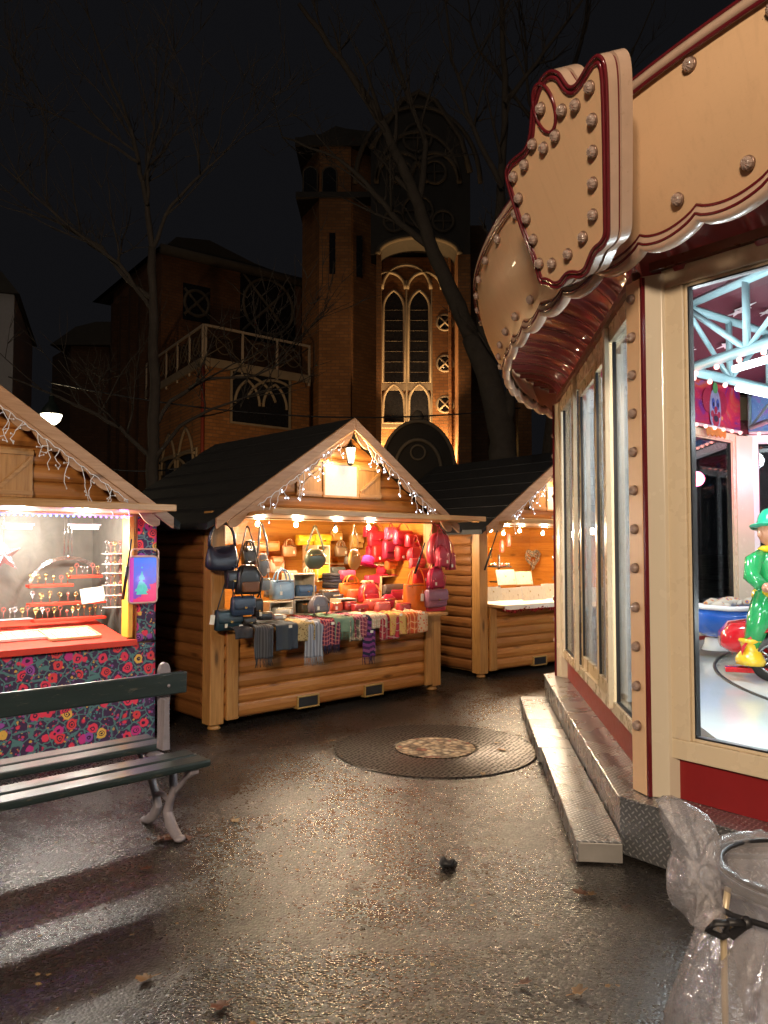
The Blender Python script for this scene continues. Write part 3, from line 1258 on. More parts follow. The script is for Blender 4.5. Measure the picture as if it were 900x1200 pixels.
# hanging in the opening at left
bag('backpack', F2, (276, 661, 305, 697), -.20, .10, K, 'black backpack with a brown patch hung beside the left post', hang=(290, 618), accent=(.16, .06, .02))
bag('box', F2, (271, 698, 297, 722), -.20, .08, DENIM, 'denim blue crossbody bag hung below the black backpack', hang=(276, 664))
bag('moon', F2, (301, 648, 315, 675), -.05, .09, GREY, 'grey half moon bag on a wide patterned strap', hang=(306, 614), strap=(.20, .19, .17))
bag('pouch', F2, (303, 677, 316, 692), -.05, .07, (.30, .31, .30), 'small pale grey pouch hung right below the grey half moon bag', hang=(308, 655))
bag('box', F2, (296, 701, 306, 726), -.12, .06, K, 'small black phone bag hung beside the denim blue bag', hang=(300, 668))
bag('moon', F2, (357, 643, 381, 667), .0, .12, OLIVE, 'round olive green bag hung on a cream and green strap', hang=(369, 617), strap=(.30, .32, .20))
bag('moon', F2, (403, 643, 427, 668), .05, .09, TAN, 'tan boat shaped crossbody bag hung on a cream strap', hang=(414, 616), strap=(.50, .33, .14), rz=.5)
# on crates and shelves
bag('tote', F2, (316, 667, 344, 703), .18, .12, LBLUE, 'pale blue structured tote bag standing on a white crate')
bag('box', F2, (347, 685, 368, 699), .22, .08, (.07, .14, .25), 'small blue bag sitting inside the upper wooden crate')
bag('backpack', F2, (362, 697, 384, 718), .0, .10, (.13, .12, .14), 'upright grey boxy backpack standing on the counter behind the scarves')
bag('box', F2, (347, 627, 366, 639), 1.25, .10, YEL, 'yellow bag on top of the tall crate, left of the pair')
bag('box', F2, (367, 626, 386, 639), 1.25, .10, (.66, .40, .02), 'yellow bag on top of the tall crate, right of the pair')
bag('pouch', F2, (368, 662, 385, 678), .95, .10, (.68, .42, .02), 'bright yellow pouch inside the tall wooden crate')
bag('pouch', F2, (296, 634, 327, 646), 1.35, .08, (.50, .20, .05), 'long tan clutch on the back wall behind the black backpack')
bag('pouch', F2, (315, 655, 332, 671), 1.30, .08, (.50, .30, .20), 'beige pink pouch on the back wall behind the pale blue tote')
# the red and pink corner
bag('box', F2, (432, 623, 452, 640), 1.0, .09, PINK, 'pink flap bag at top left of the red wall display', hang=(441, 612))
bag('box', F2, (462, 622, 481, 638), 1.0, .09, (.55, .03, .13), 'pink flap bag at top right of the red wall display', hang=(472, 612))
bag('box', F2, (437, 639, 452, 659), .9, .09, RED, 'red bag at left of the middle row of the red display')
bag('box', F2, (449, 634, 467, 655), .55, .10, CRIM, 'crimson box bag hung in front of the red display', hang=(458, 614))
bag('box', F2, (464, 640, 481, 657), .9, .09, (.60, .02, .04), 'bright red bag at right of the middle row of the red display')
bag('box', F2, (480, 654, 497, 666), .35, .07, (.60, .07, .08), 'coral red crossbody hung inside the right post', hang=(487, 628))
bag('tote', F2, (398, 674, 424, 699), .45, .11, ORG, 'small orange tote half hidden behind the pink bags')
bag('tote', F2, (474, 665, 501, 718), .02, .13, ORG, 'large orange tote with a cream tag near the right post')
tagcard(F2, 495, 699, -.09, 'cream price tag hanging on the large orange tote')
bag('backpack', F2, (421, 683, 443, 706), .25, .11, PINK, 'bright pink backpack with orange handle on the counter', strap=(.72, .17, .02))
bag('pouch', F2, (428, 701, 450, 715), .10, .12, CORAL, 'coral pouch lying in front of the pink backpack')
bag('moon', F2, (445, 696, 464, 714), .16, .10, (.42, .015, .08), 'dark pink round bag with pale trim beside the coral pouch')
bag('box', F2, (398, 668, 414, 680), .7, .08, (.55, .06, .12), 'rose coloured flap bag behind the small orange tote')
bag('pouch', F2, (387, 705, 400, 716), .10, .08, (.55, .07, .03), 'small orange red pouch behind the sage scarf')
# outside on the right post
bag('backpack', F2, (502, 625, 527, 661), -.10, .13, DPINK, 'large dark pink backpack hung on the right post', hang=(509, 614))
bag('backpack', F2, (501, 665, 519, 690), -.10, .10, (.42, .015, .10), 'smaller magenta backpack hung below the dark pink one', hang=(508, 655))
bag('box', F2, (499, 690, 522, 712), -.12, .09, MAUVE, 'mauve bag at the bottom of the right post stack', hang=(511, 672))
bag('pouch', F2, (500, 708, 521, 717), -.05, .06, (.60, .03, .12), 'hot pink pouch showing below the mauve bag')
bag('pouch', F2, (375, 690, 396, 707), .35, .12, (.05, .04, .03), 'heap of dark printed pouch behind the grey boxy backpack', name='pouch', cat='pouch')


# ------------------------------------------------------------------ hats
def hat(F, px, py, ly, c, label, r=.11, tilt=0, rest=None):
    p = at(F, px, py, ly)
    if rest is not None:
        p.z = rest
    root = thing('felt_hat', label, 'hat', F @ Matrix.Translation(p) @ Matrix.Rotation(tilt, 4, 'Y'), 'felt hats on the stall')
    b = MB()
    b.lathe([(r * 1.0, .0), (r * 1.02, .006), (r * .62, .014), (r * .6, .04), (r * .55, .085), (r * .42, .10), (.01, .092)], 22)
    b.build('crown', fabric(c), root)
    b = MB()
    b.lathe([(r * .63, .014), (r * .64, .016), (r * .625, .032), (r * .61, .033)], 22, caps=False)
    b.build('hat_band', fabric(tuple(q * .35 for q in c)), root)


hat(F2, 430, 662, .35, (.62, .015, .13), 'bright pink felt hat tilted beside the tan bag', .12, R(18))
hat(F2, 447, 674, .72, (.60, .02, .04), 'red felt hat on the shelf left of the wide brimmed one', .10)
hat(F2, 467, 674, .70, (.50, .012, .05), 'wide brimmed crimson felt hat on the shelf', .15)


# ------------------------------------------------------------------ crates and shelves
def crate(F, box, ly, dep, label, rest=None, shelf=False, mat='pale_wood'):
    cx, z0, w, h = put(F, box, ly, rest)
    b = MB()
    t = .012
    b.box(-w / 2, w / 2, 0, dep, 0, t)
    b.box(-w / 2, w / 2, 0, dep, h - t, h)
    b.box(-w / 2, -w / 2 + t, 0, dep, t, h - t)
    b.box(w / 2 - t, w / 2, 0, dep, t, h - t)
    b.box(-w / 2 + t, w / 2 - t, dep - t, dep, t, h - t)
    if shelf:
        b.box(-w / 2 + t, w / 2 - t, .004, dep - t, h * .48, h * .48 + t)
    o = b.build('display_crate', M[mat], bevel=.002)
    o.matrix_world = F @ Matrix.Translation((cx, ly, z0))
    tag(o, label, 'crate', 'wooden display crates')


M['white_wood'] = wood('whitewashed wood', (.62, .50, .34), (.78, .68, .5), 'X', rough=.6, knots=False)
crate(F2, (344, 672, 369, 701), .16, .2, 'whitewashed open crate holding a small blue bag', None, False, 'white_wood')
crate(F2, (345, 701, 370, 721), .16, .2, 'whitewashed open crate under the one with the blue bag', None, False, 'white_wood')
crate(F2, (316, 704, 344, 722), .10, .22, 'low whitewashed crate under the pale blue tote', None, False, 'white_wood')
crate(F2, (372, 639, 387, 682), .9, .28, 'tall wooden crate holding the yellow pouch', None, True)
crate(F2, (447, 674, 476, 702), .62, .28, 'wooden crate with dark scarves inside, below the red hats', None, False)
crate(F2, (399, 701, 418, 717), .12, .18, 'small wooden crate of red purses beside the coral pouch', None, False, 'white_wood')
bag('pouch', F2, (402, 704, 416, 715), .14, .12, (.28, .02, .02), 'dark red purse inside the small wooden crate')
bag('pouch', F2, (319, 711, 341, 721), .14, .14, (.42, .40, .34), 'pale grey purse inside the low whitewashed crate')
bag('pouch', F2, (350, 705, 366, 719), .2, .12, (.06, .05, .03), 'dark leopard print purse inside the lower whitewashed crate')
b = MB()
cx_, z_, w_, h_ = put(F2, (434, 659, 484, 662), .85)
b.box(-w_ / 2, w_ / 2, -.12, .85 - .02, -.012, .012)
o = b.build('wall_shelf', M['pale_wood'], bevel=.003)
o.matrix_world = F2 @ Matrix.Translation((cx_, .85, z_))
tag(o, 'wooden wall shelf below the red bags in the handbag hut', 'shelf')


# folded pile of dark cloth behind the counter
def pile(F, px, py, ly, n, cols, label, w=.26, d=.22):
    p = at(F, px, py, ly)
    for i in range(n):
        b = MB()
        b.loft([ring(z, w / 2 * q, d / 2 * q, 5) for z, q in ((0, .95), (.006, 1), (.026, 1), (.032, .95))])
        crumple(b, .005, 16, i)
        o = b.build('folded_scarf', fabric(cols[i % len(cols)]))
        o.matrix_world = F @ Matrix.Translation((p.x, p.y, p.z + i * .034)) @ Matrix.Rotation(rnd.uniform(-.1, .1), 4, 'Z')
        tag(o, label % ('bottom', 'second', 'third', 'fourth', 'top')[i if i < n - 1 else 4], 'scarf', 'folded scarves in piles')


pile(F2, 393, 689, .8, 5, [(.02, .02, .03), (.05, .05, .055), (.03, .03, .05)], 'folded dark scarf, %s of the pile behind the olive bag')


# ------------------------------------------------------------------ scarves on the counter edge
def scarf(F, x0, x1, ybot, mat, label, lift=0.0, fringe=None, back=.26, tilt=0.0):
    ly = -.30
    a, c = at(F, x0, 730, ly), at(F, x1, 730, ly)
    zb = at(F, (x0 + x1) / 2, ybot, ly).z
    w = c.x - a.x
    L = CT - zb
    SEED[0] += 1
    sd = SEED[0]
    root = thing('scarf', label, 'scarf', F @ Matrix.Translation(((a.x + c.x) / 2, ly, CT)), 'scarves laid over the counter edge')
    r = random.Random(sd)
    sk = r.uniform(-.02, .02)
    tot = back + .30 + L

    def fn(u, v):
        s_ = v * tot
        x = (u - .5) * w * (1 + .12 * noise.noise(Vector((sd, v * 3, 0)))) + sk * v
        wav = .012 * noise.noise(Vector((u * 4 + sd, v * 3, sd))) + .006 * math.sin(u * 9 + sd)
        flat = back + .28
        if s_ < flat:
            return Vector((x + tilt * (flat - s_) * .5, flat - s_, .010 + lift + wav + .006 + .02 * abs(noise.noise(Vector((sd + u * 2, v * 6, 0))))))
        q = s_ - flat
        rr = .02
        if q < rr * PI / 2:
            an = q / rr
            return Vector((x, -rr * math.sin(an) - lift * .4, lift - rr + rr * math.cos(an) + .014 + wav * .5))
        q -= rr * PI / 2
        return Vector((x, -rr - lift * .5 - wav * 1.6 - .004, lift - rr - q + .01))
    b = MB()
    b.grid(fn, 16, 44)
    b.build('cloth', mat, root, solid=.006)
    if sd % 3 != 1:
        q = MB()
        p = fn(.62, .74)
        q.box(p.x - .018, p.x + .018, p.y - .012, p.y - .009, p.z - .012, p.z + .012)
        q.build('price_label', M['card'], root)
    if fringe:
        q = MB()
        n = max(8, int(w / .011))
        for i in range(n):
            p = fn((i + .5) / n, 1)
            q.tube([p + Vector((0, 0, .01)), p + Vector((r.uniform(-.006, .006), r.uniform(-.004, .004), -.03)), p + Vector((r.uniform(-.01, .01), 0, -.075))], [.004, .0035, .002], 4)
        q.build('fringe', fabric(fringe), root)


GX = (.07, .07, .08)
sc = [
    (275, 296, 748, fabric((.045, .045, .05)), 'flat charcoal scarf at the left end of the counter', 0, None),
    (297, 319, 772, stripes('dark grey scarf weave', [(.05, .05, .055), (.085, .085, .09)], 40), 'long dark grey fringed scarf, leftmost of the hanging ones', .004, (.05, .05, .055)),
    (322, 348, 762, stripes('charcoal and pale scarf weave', [(.035, .045, .06), (.045, .055, .07), (.05, .06, .07)], 6), 'wide charcoal blue scarf with pale edges', .006, None),
    (347, 366, 752, spots('leopard scarf print', (.36, .27, .13), (.05, .03, .015), (.30, .18, .06), 55), 'leopard print scarf with a red band', .010, None),
    (357, 378, 770, stripes('pale grey striped scarf', [(.30, .32, .36), (.16, .17, .20)], 34), 'pale grey fringed scarf hanging lower than the leopard one', .004, (.30, .31, .34)),
    (374, 396, 757, plaid('red navy check', (.33, .02, .025), (.02, .02, .06), (.5, .4, .35)), 'red scarf with navy checked fringe', .008, (.02, .02, .055)),
    (390, 413, 743, fabric((.17, .25, .17)), 'sage green scarf with short fringe', .020, (.17, .25, .17)),
    (405, 424, 752, plaid('black cream print', (.45, .38, .26), (.03, .025, .025), (.25, .05, .05), 14, 10), 'black and cream block print scarf', .010, None),
    (414, 432, 748, plaid('rose check', (.34, .06, .09), (.12, .03, .06), (.6, .45, .35)), 'rose checked scarf beside the black and cream one', .018, None),
    (423, 437, 771, stripes('purple navy bands', [(.16, .04, .17), (.02, .02, .05), (.22, .06, .16), (.05, .02, .07)], 9, 'z'), 'purple and navy banded scarf hanging lowest on the right', .014, (.05, .03, .08)),
    (433, 452, 738, plaid('cream floral', (.58, .50, .36), (.35, .28, .18), (.40, .08, .06), 16, 16), 'cream patterned scarf beside the maroon one', .018, None),
    (443, 465, 750, plaid('maroon print', (.24, .015, .04), (.40, .04, .05), (.62, .5, .38), 12, 14), 'maroon and red scarf with pale lines', .008, None),
    (455, 476, 745, spots('ochre paisley', (.55, .33, .10), (.50, .09, .04), (.72, .6, .40), 38), 'ochre paisley scarf left of the orange ones', .014, None),
    (472, 487, 744, plaid('orange check', (.62, .17, .03), (.45, .06, .03), (.75, .62, .40), 20, 14), 'orange checked scarf beside the ochre paisley one', .012, None),
    (485, 499, 742, spots('cream red paisley', (.60, .42, .26), (.55, .06, .04), (.65, .25, .06), 34), 'cream and red paisley scarf at the right end of the counter', .010, None),
]
for x0, x1, yb, mt, lb, lf, fr in sc:
    scarf(F2, x0, x1, yb, mt, lb, lf, fr)
# more goods that fill the stall
bag('tote', F2, (283, 634, 300, 662), .10, .09, K, 'black shopper hung behind the black backpack, upper left of opening', strap=K)
bag('tote', F2, (330, 632, 347, 652), 1.35, .08, (.48, .22, .09), 'light tan bag on the back wall left of the tall crate')
bag('box', F2, (317, 652, 330, 664), 1.3, .08, (.40, .16, .06), 'brown flap bag on the back wall below the long tan clutch')
bag('pouch', F2, (404, 651, 419, 661), 1.2, .08, (.20, .17, .14), 'grey brown pouch on the back wall behind the tan boat bag')
bag('box', F2, (386, 664, 402, 676), 1.0, .09, (.06, .07, .06), 'dark green bag on top of the folded dark pile')
bag('pouch', F2, (424, 680, 437, 692), .55, .08, (.55, .45, .30), 'cream cosmetic pouch above the bright pink backpack')
bag('box', F2, (449, 684, 473, 700), .75, .09, (.10, .07, .06), 'dark brown purse inside the wooden crate below the hats')
bag('pouch', F2, (462, 703, 476, 716), .12, .08, (.52, .28, .10), 'ochre purse between the dark pink round bag and the orange tote')
bag('box', F2, (413, 707, 429, 717), .05, .08, (.42, .02, .05), 'red wallet bag lying in front of the small wooden crate')
bag('pouch', F2, (388, 696, 401, 706), .3, .10, (.035, .03, .03), 'black pouch on the counter right of the grey boxy backpack')
bag('pouch', F2, (302, 716, 318, 727), -.10, .08, (.02, .02, .024), 'black purse on the counter below the denim blue bag')
bag('pouch', F2, (320, 719, 334, 726), -.02, .08, (.30, .31, .32), 'pale grey glove pouch on the counter in front of the low crate')
bag('box', F2, (283, 722, 298, 735), -.15, .07, (.03, .025, .022), 'small dark purse hung at the left end of the counter')
bag('backpack', F2, (511, 640, 524, 664), -.18, .09, (.48, .03, .12), 'raspberry bag hung in front of the large dark pink backpack', hang=(514, 616))
bag('box', F2, (452, 657, 463, 667), .86, .08, (.70, .16, .03), 'small orange purse on the red shelf edge')
i_ = 0
for box, ly, kind, col, lab in (
        ((427, 617, 440, 629), 1.05, 'box', (.62, .03, .10), 'small pink bag at the very top left of the red display'),
        ((452, 618, 463, 632), 1.05, 'pouch', (.66, .10, .20), 'rose pouch high between the two pink flap bags'),
        ((476, 626, 490, 641), .80, 'box', (.60, .02, .06), 'red flap bag beside the right bulb'),
        ((430, 640, 441, 656), .95, 'box', (.58, .02, .09), 'deep pink bag at the left edge of the middle red row'),
        ((478, 641, 494, 656), .60, 'backpack', (.50, .015, .06), 'red rucksack at the right end of the middle red row'),
        ((455, 643, 468, 658), .88, 'pouch', (.62, .05, .04), 'scarlet pouch behind the crimson box bag'),
        ((484, 666, 500, 684), .55, 'box', (.55, .03, .05), 'red bag half hidden behind the large orange tote'),
        ((428, 674, 444, 690), .70, 'box', (.64, .03, .14), 'pink box bag behind the bright pink backpack'),
        ((456, 690, 474, 704), .40, 'pouch', (.50, .02, .10), 'wine pink pouch behind the dark pink round bag'),
        ((408, 690, 424, 705), .35, 'pouch', (.68, .14, .05), 'orange pouch in front of the small orange tote'),
        ((440, 705, 456, 717), .02, 'pouch', (.60, .12, .10), 'salmon purse at the front of the counter, right half'),
        ((466, 706, 480, 718), -.02, 'pouch', (.44, .03, .06), 'cherry purse at the front of the counter beside the large orange tote'),
        ((284, 640, 300, 660), .25, 'box', (.04, .035, .035), 'black flap bag behind the straps at the upper left'),
        ((310, 678, 322, 700), .3, 'tote', (.16, .17, .19), 'dark grey tote behind the pale blue tote'),
        ((331, 668, 346, 684), .7, 'box', (.34, .18, .09), 'tan bag on the back shelf right of the pale blue tote'),
        ((354, 664, 368, 684), .75, 'tote', (.50, .42, .32), 'cream tote standing behind the whitewashed crate'),
        ((393, 634, 406, 652), 1.2, 'tote', (.22, .14, .07), 'brown shopper on the back wall beside the tan boat bag'),
        ((411, 627, 424, 642), 1.3, 'box', (.55, .30, .08), 'honey coloured bag high on the back wall, left of the red display'),
        ((388, 622, 400, 634), 1.35, 'pouch', (.50, .26, .05), 'amber pouch high on the back wall behind the third bulb'),
        ((300, 648, 312, 664), 1.1, 'pouch', (.44, .17, .08), 'rust pouch on the back wall behind the grey half moon bag'),
        ((264, 668, 278, 690), -.16, 'box', (.018, .02, .028), 'flat black purse hung between the navy bag and the black backpack'),
        ((523, 648, 532, 668), -.10, 'pouch', (.36, .02, .08), 'thin dark red pouch at the outer side of the right post')):
    bag(kind, F2, box, ly, .09, col, lab)
# ------------------------------------------------------------------ stall 1: floral cloth, jewellery
pr = at(F1, 147, 700, -.02)                       # right jamb of the opening
XR = pr.x
b = MB()


def cl(u, v):
    x = -.06 + (W + .09) * u
    return Vector((x, -.085 - .012 * math.sin(x * 9) * (1 - v) - .004 * noise.noise(Vector((x * 6, v * 5, 0))), .005 + (CT - .075) * v))


b.grid(cl, 90, 20)
o = b.build('floral_cloth', M['floral'], solid=.004)
o.matrix_world = F1
tag(o, 'dark floral printed cloth hung below the red jewellery counter', 'cloth')
b = MB()
b.grid(lambda u, v: Vector((XR + .075 + (W + .035 - XR - .075) * u, -.07 - .004 * noise.noise(Vector((u * 3, v * 9, 2))), CT - .06 + (ZE - .03 - CT + .06) * v)), 10, 24)
o = b.build('floral_strip', M['floral'], solid=.004)
o.matrix_world = F1
tag(o, 'narrow strip of dark floral cloth behind the tablet shaped light sign', 'cloth')
M['yellow_frame'] = plain('jamb wood with yellow light in its colour', (.72, .43, .05), .4)  # yellow light on the wood is put into its colour
b = MB()
b.box(XR, XR + .04, -.075, .05, CT - .02, ZE - .02)
b.build('window_jamb', M['yellow_frame'], stall1, bevel=.004)
M['red_cloth'] = plain('red counter cloth', (.62, .045, .02), .6, var=.2, bump=.3, bscale=30)
b = MB()
b.box(.1, XR + .02, -.125, .9, CT - .075, CT - .04)
b.box(.1, XR + .05, -.145, -.125, CT - .078, CT - .030)
b.build('red_counter', M['red_cloth'], stall1, bevel=.004)
b = MB()                                           # the counter slopes up towards the back
b.add([(.1, -.12, CT - .038), (XR, -.12, CT - .038), (XR, .7, CT + .10), (.1, .7, CT + .10), (.1, .7, CT - .038), (XR, .7, CT - .038)], [(0, 1, 2, 3), (3, 2, 5, 4), (0, 3, 4), (1, 5, 2), (0, 4, 5, 1)])
b.build('sloping_display', M['red_cloth'], stall1)
zs = lambda y: CT - .036 + (y + .12) * .138 / .82

# lamps: two white tubes and a blue led strip under the lintel
for i, (p0, p1, ly) in enumerate((((8, 613), (37, 618), .14), ((84, 618), (115, 617), .14))):
    a, c = at(F1, *p0, ly), at(F1, *p1, ly)
    c.z = a.z = min(a.z, c.z, ZE - .065)
    T = F1 @ Matrix.Translation(a)
    d = c - a
    root = thing('tube_lamp', ('white tube lamp under the lintel at the left edge of the photo', 'white tube lamp under the lintel above the red shelves')[i], 'lamp', T, 'white tube lamps')
    b = MB()
    b.tube([(0, 0, 0), (d.x, 0, 0)], .012, 8)
    b.build('tube', M['tube_on'], root)
    b = MB()
    b.box(-.02, d.x + .02, -.012, .03, .014, .030)
    b.build('fitting', M['alu_white'], root)
    q = F1 @ (a + d * .5 + Vector((0, .02, -.03)))
    lamp('tube_light', q, 36, (1, .93, .82), .06)
lamp('tube_light', F1 @ Vector((1.0, .08, ZE - .12)), 22, (1, .93, .82), .06)  # extra light with no tube of its own
root = thing('led_strip', 'blue and violet LED strip along the lintel of the jewellery hut', 'light strip', F1)
b = MB()
x0 = .1
b.box(x0, XR + .02, -.085, -.065, ZE - .030, ZE - .022)
b.build('strip', M['alu_white'], root)
me = None
for i in range(60):
    x = x0 + .02 + (XR - x0) * i / 60
    if i in (0, 50):
        q = MB()
        q.ball((0, 0, 0), .009, 6, 4)
        o = q.build('diode', M['led'] if i == 0 else M['led2'], root)
        me = o.data
    else:
        o = obj('diode', me, root)
    o.location = (x, -.078, ZE - .038)
for k in range(4):
    lamp('led_light', F1 @ Vector((XR - .15 - k * .42, -.30, ZE - .035)), .8, (.22, .16, 1) if k else (.8, .12, 1), .03)

# the tablet shaped light sign on the right of the opening
sg = (at(F1, 150, 707, -.16), at(F1, 183, 652, -.16))
w, h = sg[1].x - sg[0].x, sg[1].z - sg[0].z


def sign_pic():
    t = NT('light sign picture')
    x, y, z = t.xyz()
    u = t.math('DIVIDE', x, w)
    v = t.math('DIVIDE', z, h)
    nz = t.noise(t.coord(), 26, 4, .6)
    nn = t.math('MULTIPLY', t.math('SUBTRACT', nz, .5), .5)
    # a teal fir tree of three tiers on blue, a red heap at lower right, a pink strip at left
    tri = t.math('SUBTRACT', t.math('MULTIPLY', t.math('SUBTRACT', .80, v), .42), t.math('MULTIPLY', t.math('FRACT', t.math('MULTIPLY', v, 4)), .08))
    tree = t.math('LESS_THAN', t.math('ABSOLUTE', t.math('SUBTRACT', u, .45)), t.math('ADD', tri, t.math('MULTIPLY', nn, .4)))
    tree = t.math('MULTIPLY', tree, t.math('GREATER_THAN', v, .18))
    red = t.math('LESS_THAN', v, t.math('ADD', t.math('MULTIPLY', u, .45), nn))
    c = t.mix(t.math('ADD', v, nn), (.20, .02, .32), (.03, .16, .85))
    c = t.mix(red, c, (.75, .01, .12))
    c = t.mix(t.math('LESS_THAN', u, .16), c, (.55, .02, .35))
    c = t.mix(tree, c, t.mix(nz, (.02, .30, .28), (.10, .62, .48)))
    t.p((.02, .02, .02), .25, emit=c, es=.62)
    return t.m


root = thing('light_sign', 'small glowing picture sign of a teal fir tree beside the jewellery window', 'sign', F1 @ Matrix.Translation((sg[0].x, -.16, sg[0].z)) @ Matrix.Rotation(R(-4), 4, 'Z'))


def rrect(x0, x1, z0, z1, r, n=6):
    out = []
    for cx, cz, a in ((x1 - r, z1 - r, 0), (x0 + r, z1 - r, 90), (x0 + r, z0 + r, 180), (x1 - r, z0 + r, 270)):
        for k in range(n + 1):
            q = R(a + 90 * k / n)
            out.append((cx + r * math.cos(q), cz + r * math.sin(q)))
    return out


b = MB()
b.prism(rrect(.008, w - .008, .008, h - .008, .02), -.012, .006)
b.build('picture', sign_pic(), root)
b = MB()
pts = [(p[0], -.004, p[1]) for p in rrect(0, w, 0, h, .028)]
b.tube(pts, .009, 8, closed=True)
pts = [(p[0], .028, p[1]) for p in rrect(.03, w + .025, .10, h + .06, .028)]
b.tube(pts, .006, 8, closed=True)
b.build('rim', M['trim_pink'], root)
b = MB()
b.box(w * .3, w * .5, .006, .09, h * .45, h * .52)
b.build('bracket', M['darkmetal'], root)
lamp('sign_light', F1 @ Vector((sg[0].x + w / 2, -.22, sg[0].z + h / 2)), .5, (.5, .35, 1), .05)


M['gold'] = plain('gilt wire', (.85, .6, .22), .2, 1)
M['silverwire'] = plain('silver wire', (.8, .8, .82), .2, 1)
M['shelf_white'] = plain('white acrylic shelf', (.8, .76, .7), .2)
M['bead'] = plain('coloured beads', (.5, .12, .09), .2)


def rack(px0, px1, py, ly, n, label, mat='red_cloth', up=True):
    """a little wall shelf carrying small upright brooch and ring pins"""
    a, c = at(F1, px0, py, ly), at(F1, px1, py, ly)
    w = c.x - a.x
    root = thing('jewellery_shelf', label, 'display shelf', F1 @ Matrix.Translation(a), 'small jewellery shelves')
    b = MB()
    b.box(0, w, -.05, .05, -.012 if mat == 'red_cloth' else -.003, .012 if mat == 'red_cloth' else .002)
    b.build('shelf', M[mat], root, bevel=.003)
    r = random.Random(n * 7 + int(px0))
    for i in range(n):
        x = w * (i + .5) / n + r.uniform(-.006, .006)
        hh = r.uniform(.05, .085)
        b = MB()
        g_ = 1.35
        b = MB()
        b.tube([(x, 0, .012), (x, 0, hh)], .0022, 5)
        k = r.randrange(3)
        if k == 0:
            b.tube([(x + .016 * math.cos(t_ * PI / 6), 0, hh + .016 + .016 * math.sin(t_ * PI / 6)) for t_ in range(12)], .003, 5, closed=True)
        elif k == 1:
            for q in range(6):
                b.ball((x + .014 * math.cos(q * PI / 3), 0, hh + .014 + .014 * math.sin(q * PI / 3)), .0065, 6, 4)
        else:
            b.ball((x, 0, hh + .012), .013, 8, 6)
        b.build('brooch_pin', M[r.choice(('gold', 'silverwire', 'gold', 'bead'))], root)
    return root


rack(32, 84, 687, .7, 6, 'left red shelf of gold brooches, below the wire arch')
rack(81, 118, 676, .72, 6, 'small high red shelf of silver brooches, right of the wire arch')
rack(33, 122, 709, .6, 9, 'long lower red shelf of brooches and beads')
rack(38, 122, 728, .45, 12, 'front row of bracelets and ring stands on the sloping red cloth', 'red_cloth')
rack(-8, 36, 727, .45, 6, 'row of pendant stands at the left edge of the photo', 'shelf_white')
# tower of glass shelves with earrings beside the jamb
for i, py in enumerate((649, 661, 672, 686, 698, 712)):
    rack(122, 143, py, .42 - i * .02, 4, ('topmost', 'second', 'third', 'fourth', 'fifth', 'lowest')[i] + ' white shelf of earrings beside the yellow jamb', 'shelf_white')
# trays on the slope
TRS = ((60, 118, 752, 732, 'gilt_tray', 'wooden tray of small white cards, the rightmost on the red slope'), (32, 60, 744, 733, 'white_tray', 'white tray of rings left of the wooden tray'),
       (16, 34, 742, 734, 'white_tray', 'small square white tray between two larger ones'), (-14, 16, 747, 734, 'white_tray', 'large white tray of rings at the left edge of the photo'))


def cards():
    t = NT('rows of little white cards')
    x, y, z = t.xyz()
    v = t.coord((28, 30, 1))
    d = t.voro(v, 1.0, 'F1', 'Distance', .25)
    g = t.noise(t.coord(), 60, 2)
    c = t.mix(t.ramp(d, [(.36, 1.0), (.42, 0.0)]), (.55, .36, .12), (.85, .80, .62))
    c = t.mix(t.ramp(d, [(.10, .9), (.16, 0.0)]), c, (.45, .28, .10))
    t.p(c, .5)
    return t.m


M['cards'] = cards()
for x0, x1, y0, y1, nm, lb in TRS:
    a = at(F1, x0, y0, .02)
    c = at(F1, x1, y0, .02)
    w = c.x - a.x
    yy = .02 if nm == 'gilt_tray' else .10
    T = F1 @ Matrix.Translation((a.x, yy, zs(yy) + .004)) @ Matrix.Rotation(math.atan(.138 / .82), 4, 'X')
    root = thing('jewellery_tray', lb, 'tray', T, 'jewellery trays on the red slope')
    L = .30 if nm == 'gilt_tray' else .20
    b = MB()
    b.box(0, w, 0, L, 0, .008)
    for q in ((0, w, -.008, .004), (0, w, L - .004, L + .008)):
        b.box(q[0], q[1], q[2], q[3], .0, .02)
    for q in (-.008, w - .004):
        b.box(q, q + .012, .004, L - .004, .0, .02)
    b.build('tray', M['pale_wood'] if nm == 'gilt_tray' else M['shelf_white'], root)
    b = MB()
    b.box(.006, w - .006, .008, L - .008, .009, .013)
    b.build('card_insert', M['cards'], root)
# white card
p = at(F1, 110, 706, .40)
b = MB()
b.box(-.10, .10, -.004, .004, 0, .125)
b.prism([(-.02, .0), (.02, .0), (.0, .09)], .004, .03)
o = b.build('card_sign', M['card'], bevel=.002)
o.matrix_world = F1 @ Matrix.Translation(p) @ Matrix.Rotation(R(-6), 4, 'Y') @ Matrix.Rotation(R(-10), 4, 'X')
tag(o, 'tilted white card sign standing above the long red shelf', 'sign')
# wire arch
a, c, tp = at(F1, 33, 690, .85), at(F1, 122, 690, .85), at(F1, 84, 652, .85)
wx = (c.x - a.x) / 2
hh = tp.z - a.z
b = MB()
for k, dr in enumerate((0, .012, .024)):
    b.tube([((wx - dr) * math.cos(PI - PI * i / 30), k * .006, (hh - dr) * math.sin(PI * i / 30)) for i in range(31)], .004, 6)
for x in (-.035, 0, .035):
    b.tube([(x, 0, hh), (x * .8, .01, ZE + .09 - a.z)], .0025, 5)
b.ball((0, -.01, hh), .018, 8, 6)
o = b.build('wire_arch', M['silverwire'])
o.matrix_world = F1 @ Matrix.Translation(((a.x + c.x) / 2, .85, a.z))
tag(o, 'silver wire arch hung in front of the grey backdrop cloth', 'ornament')
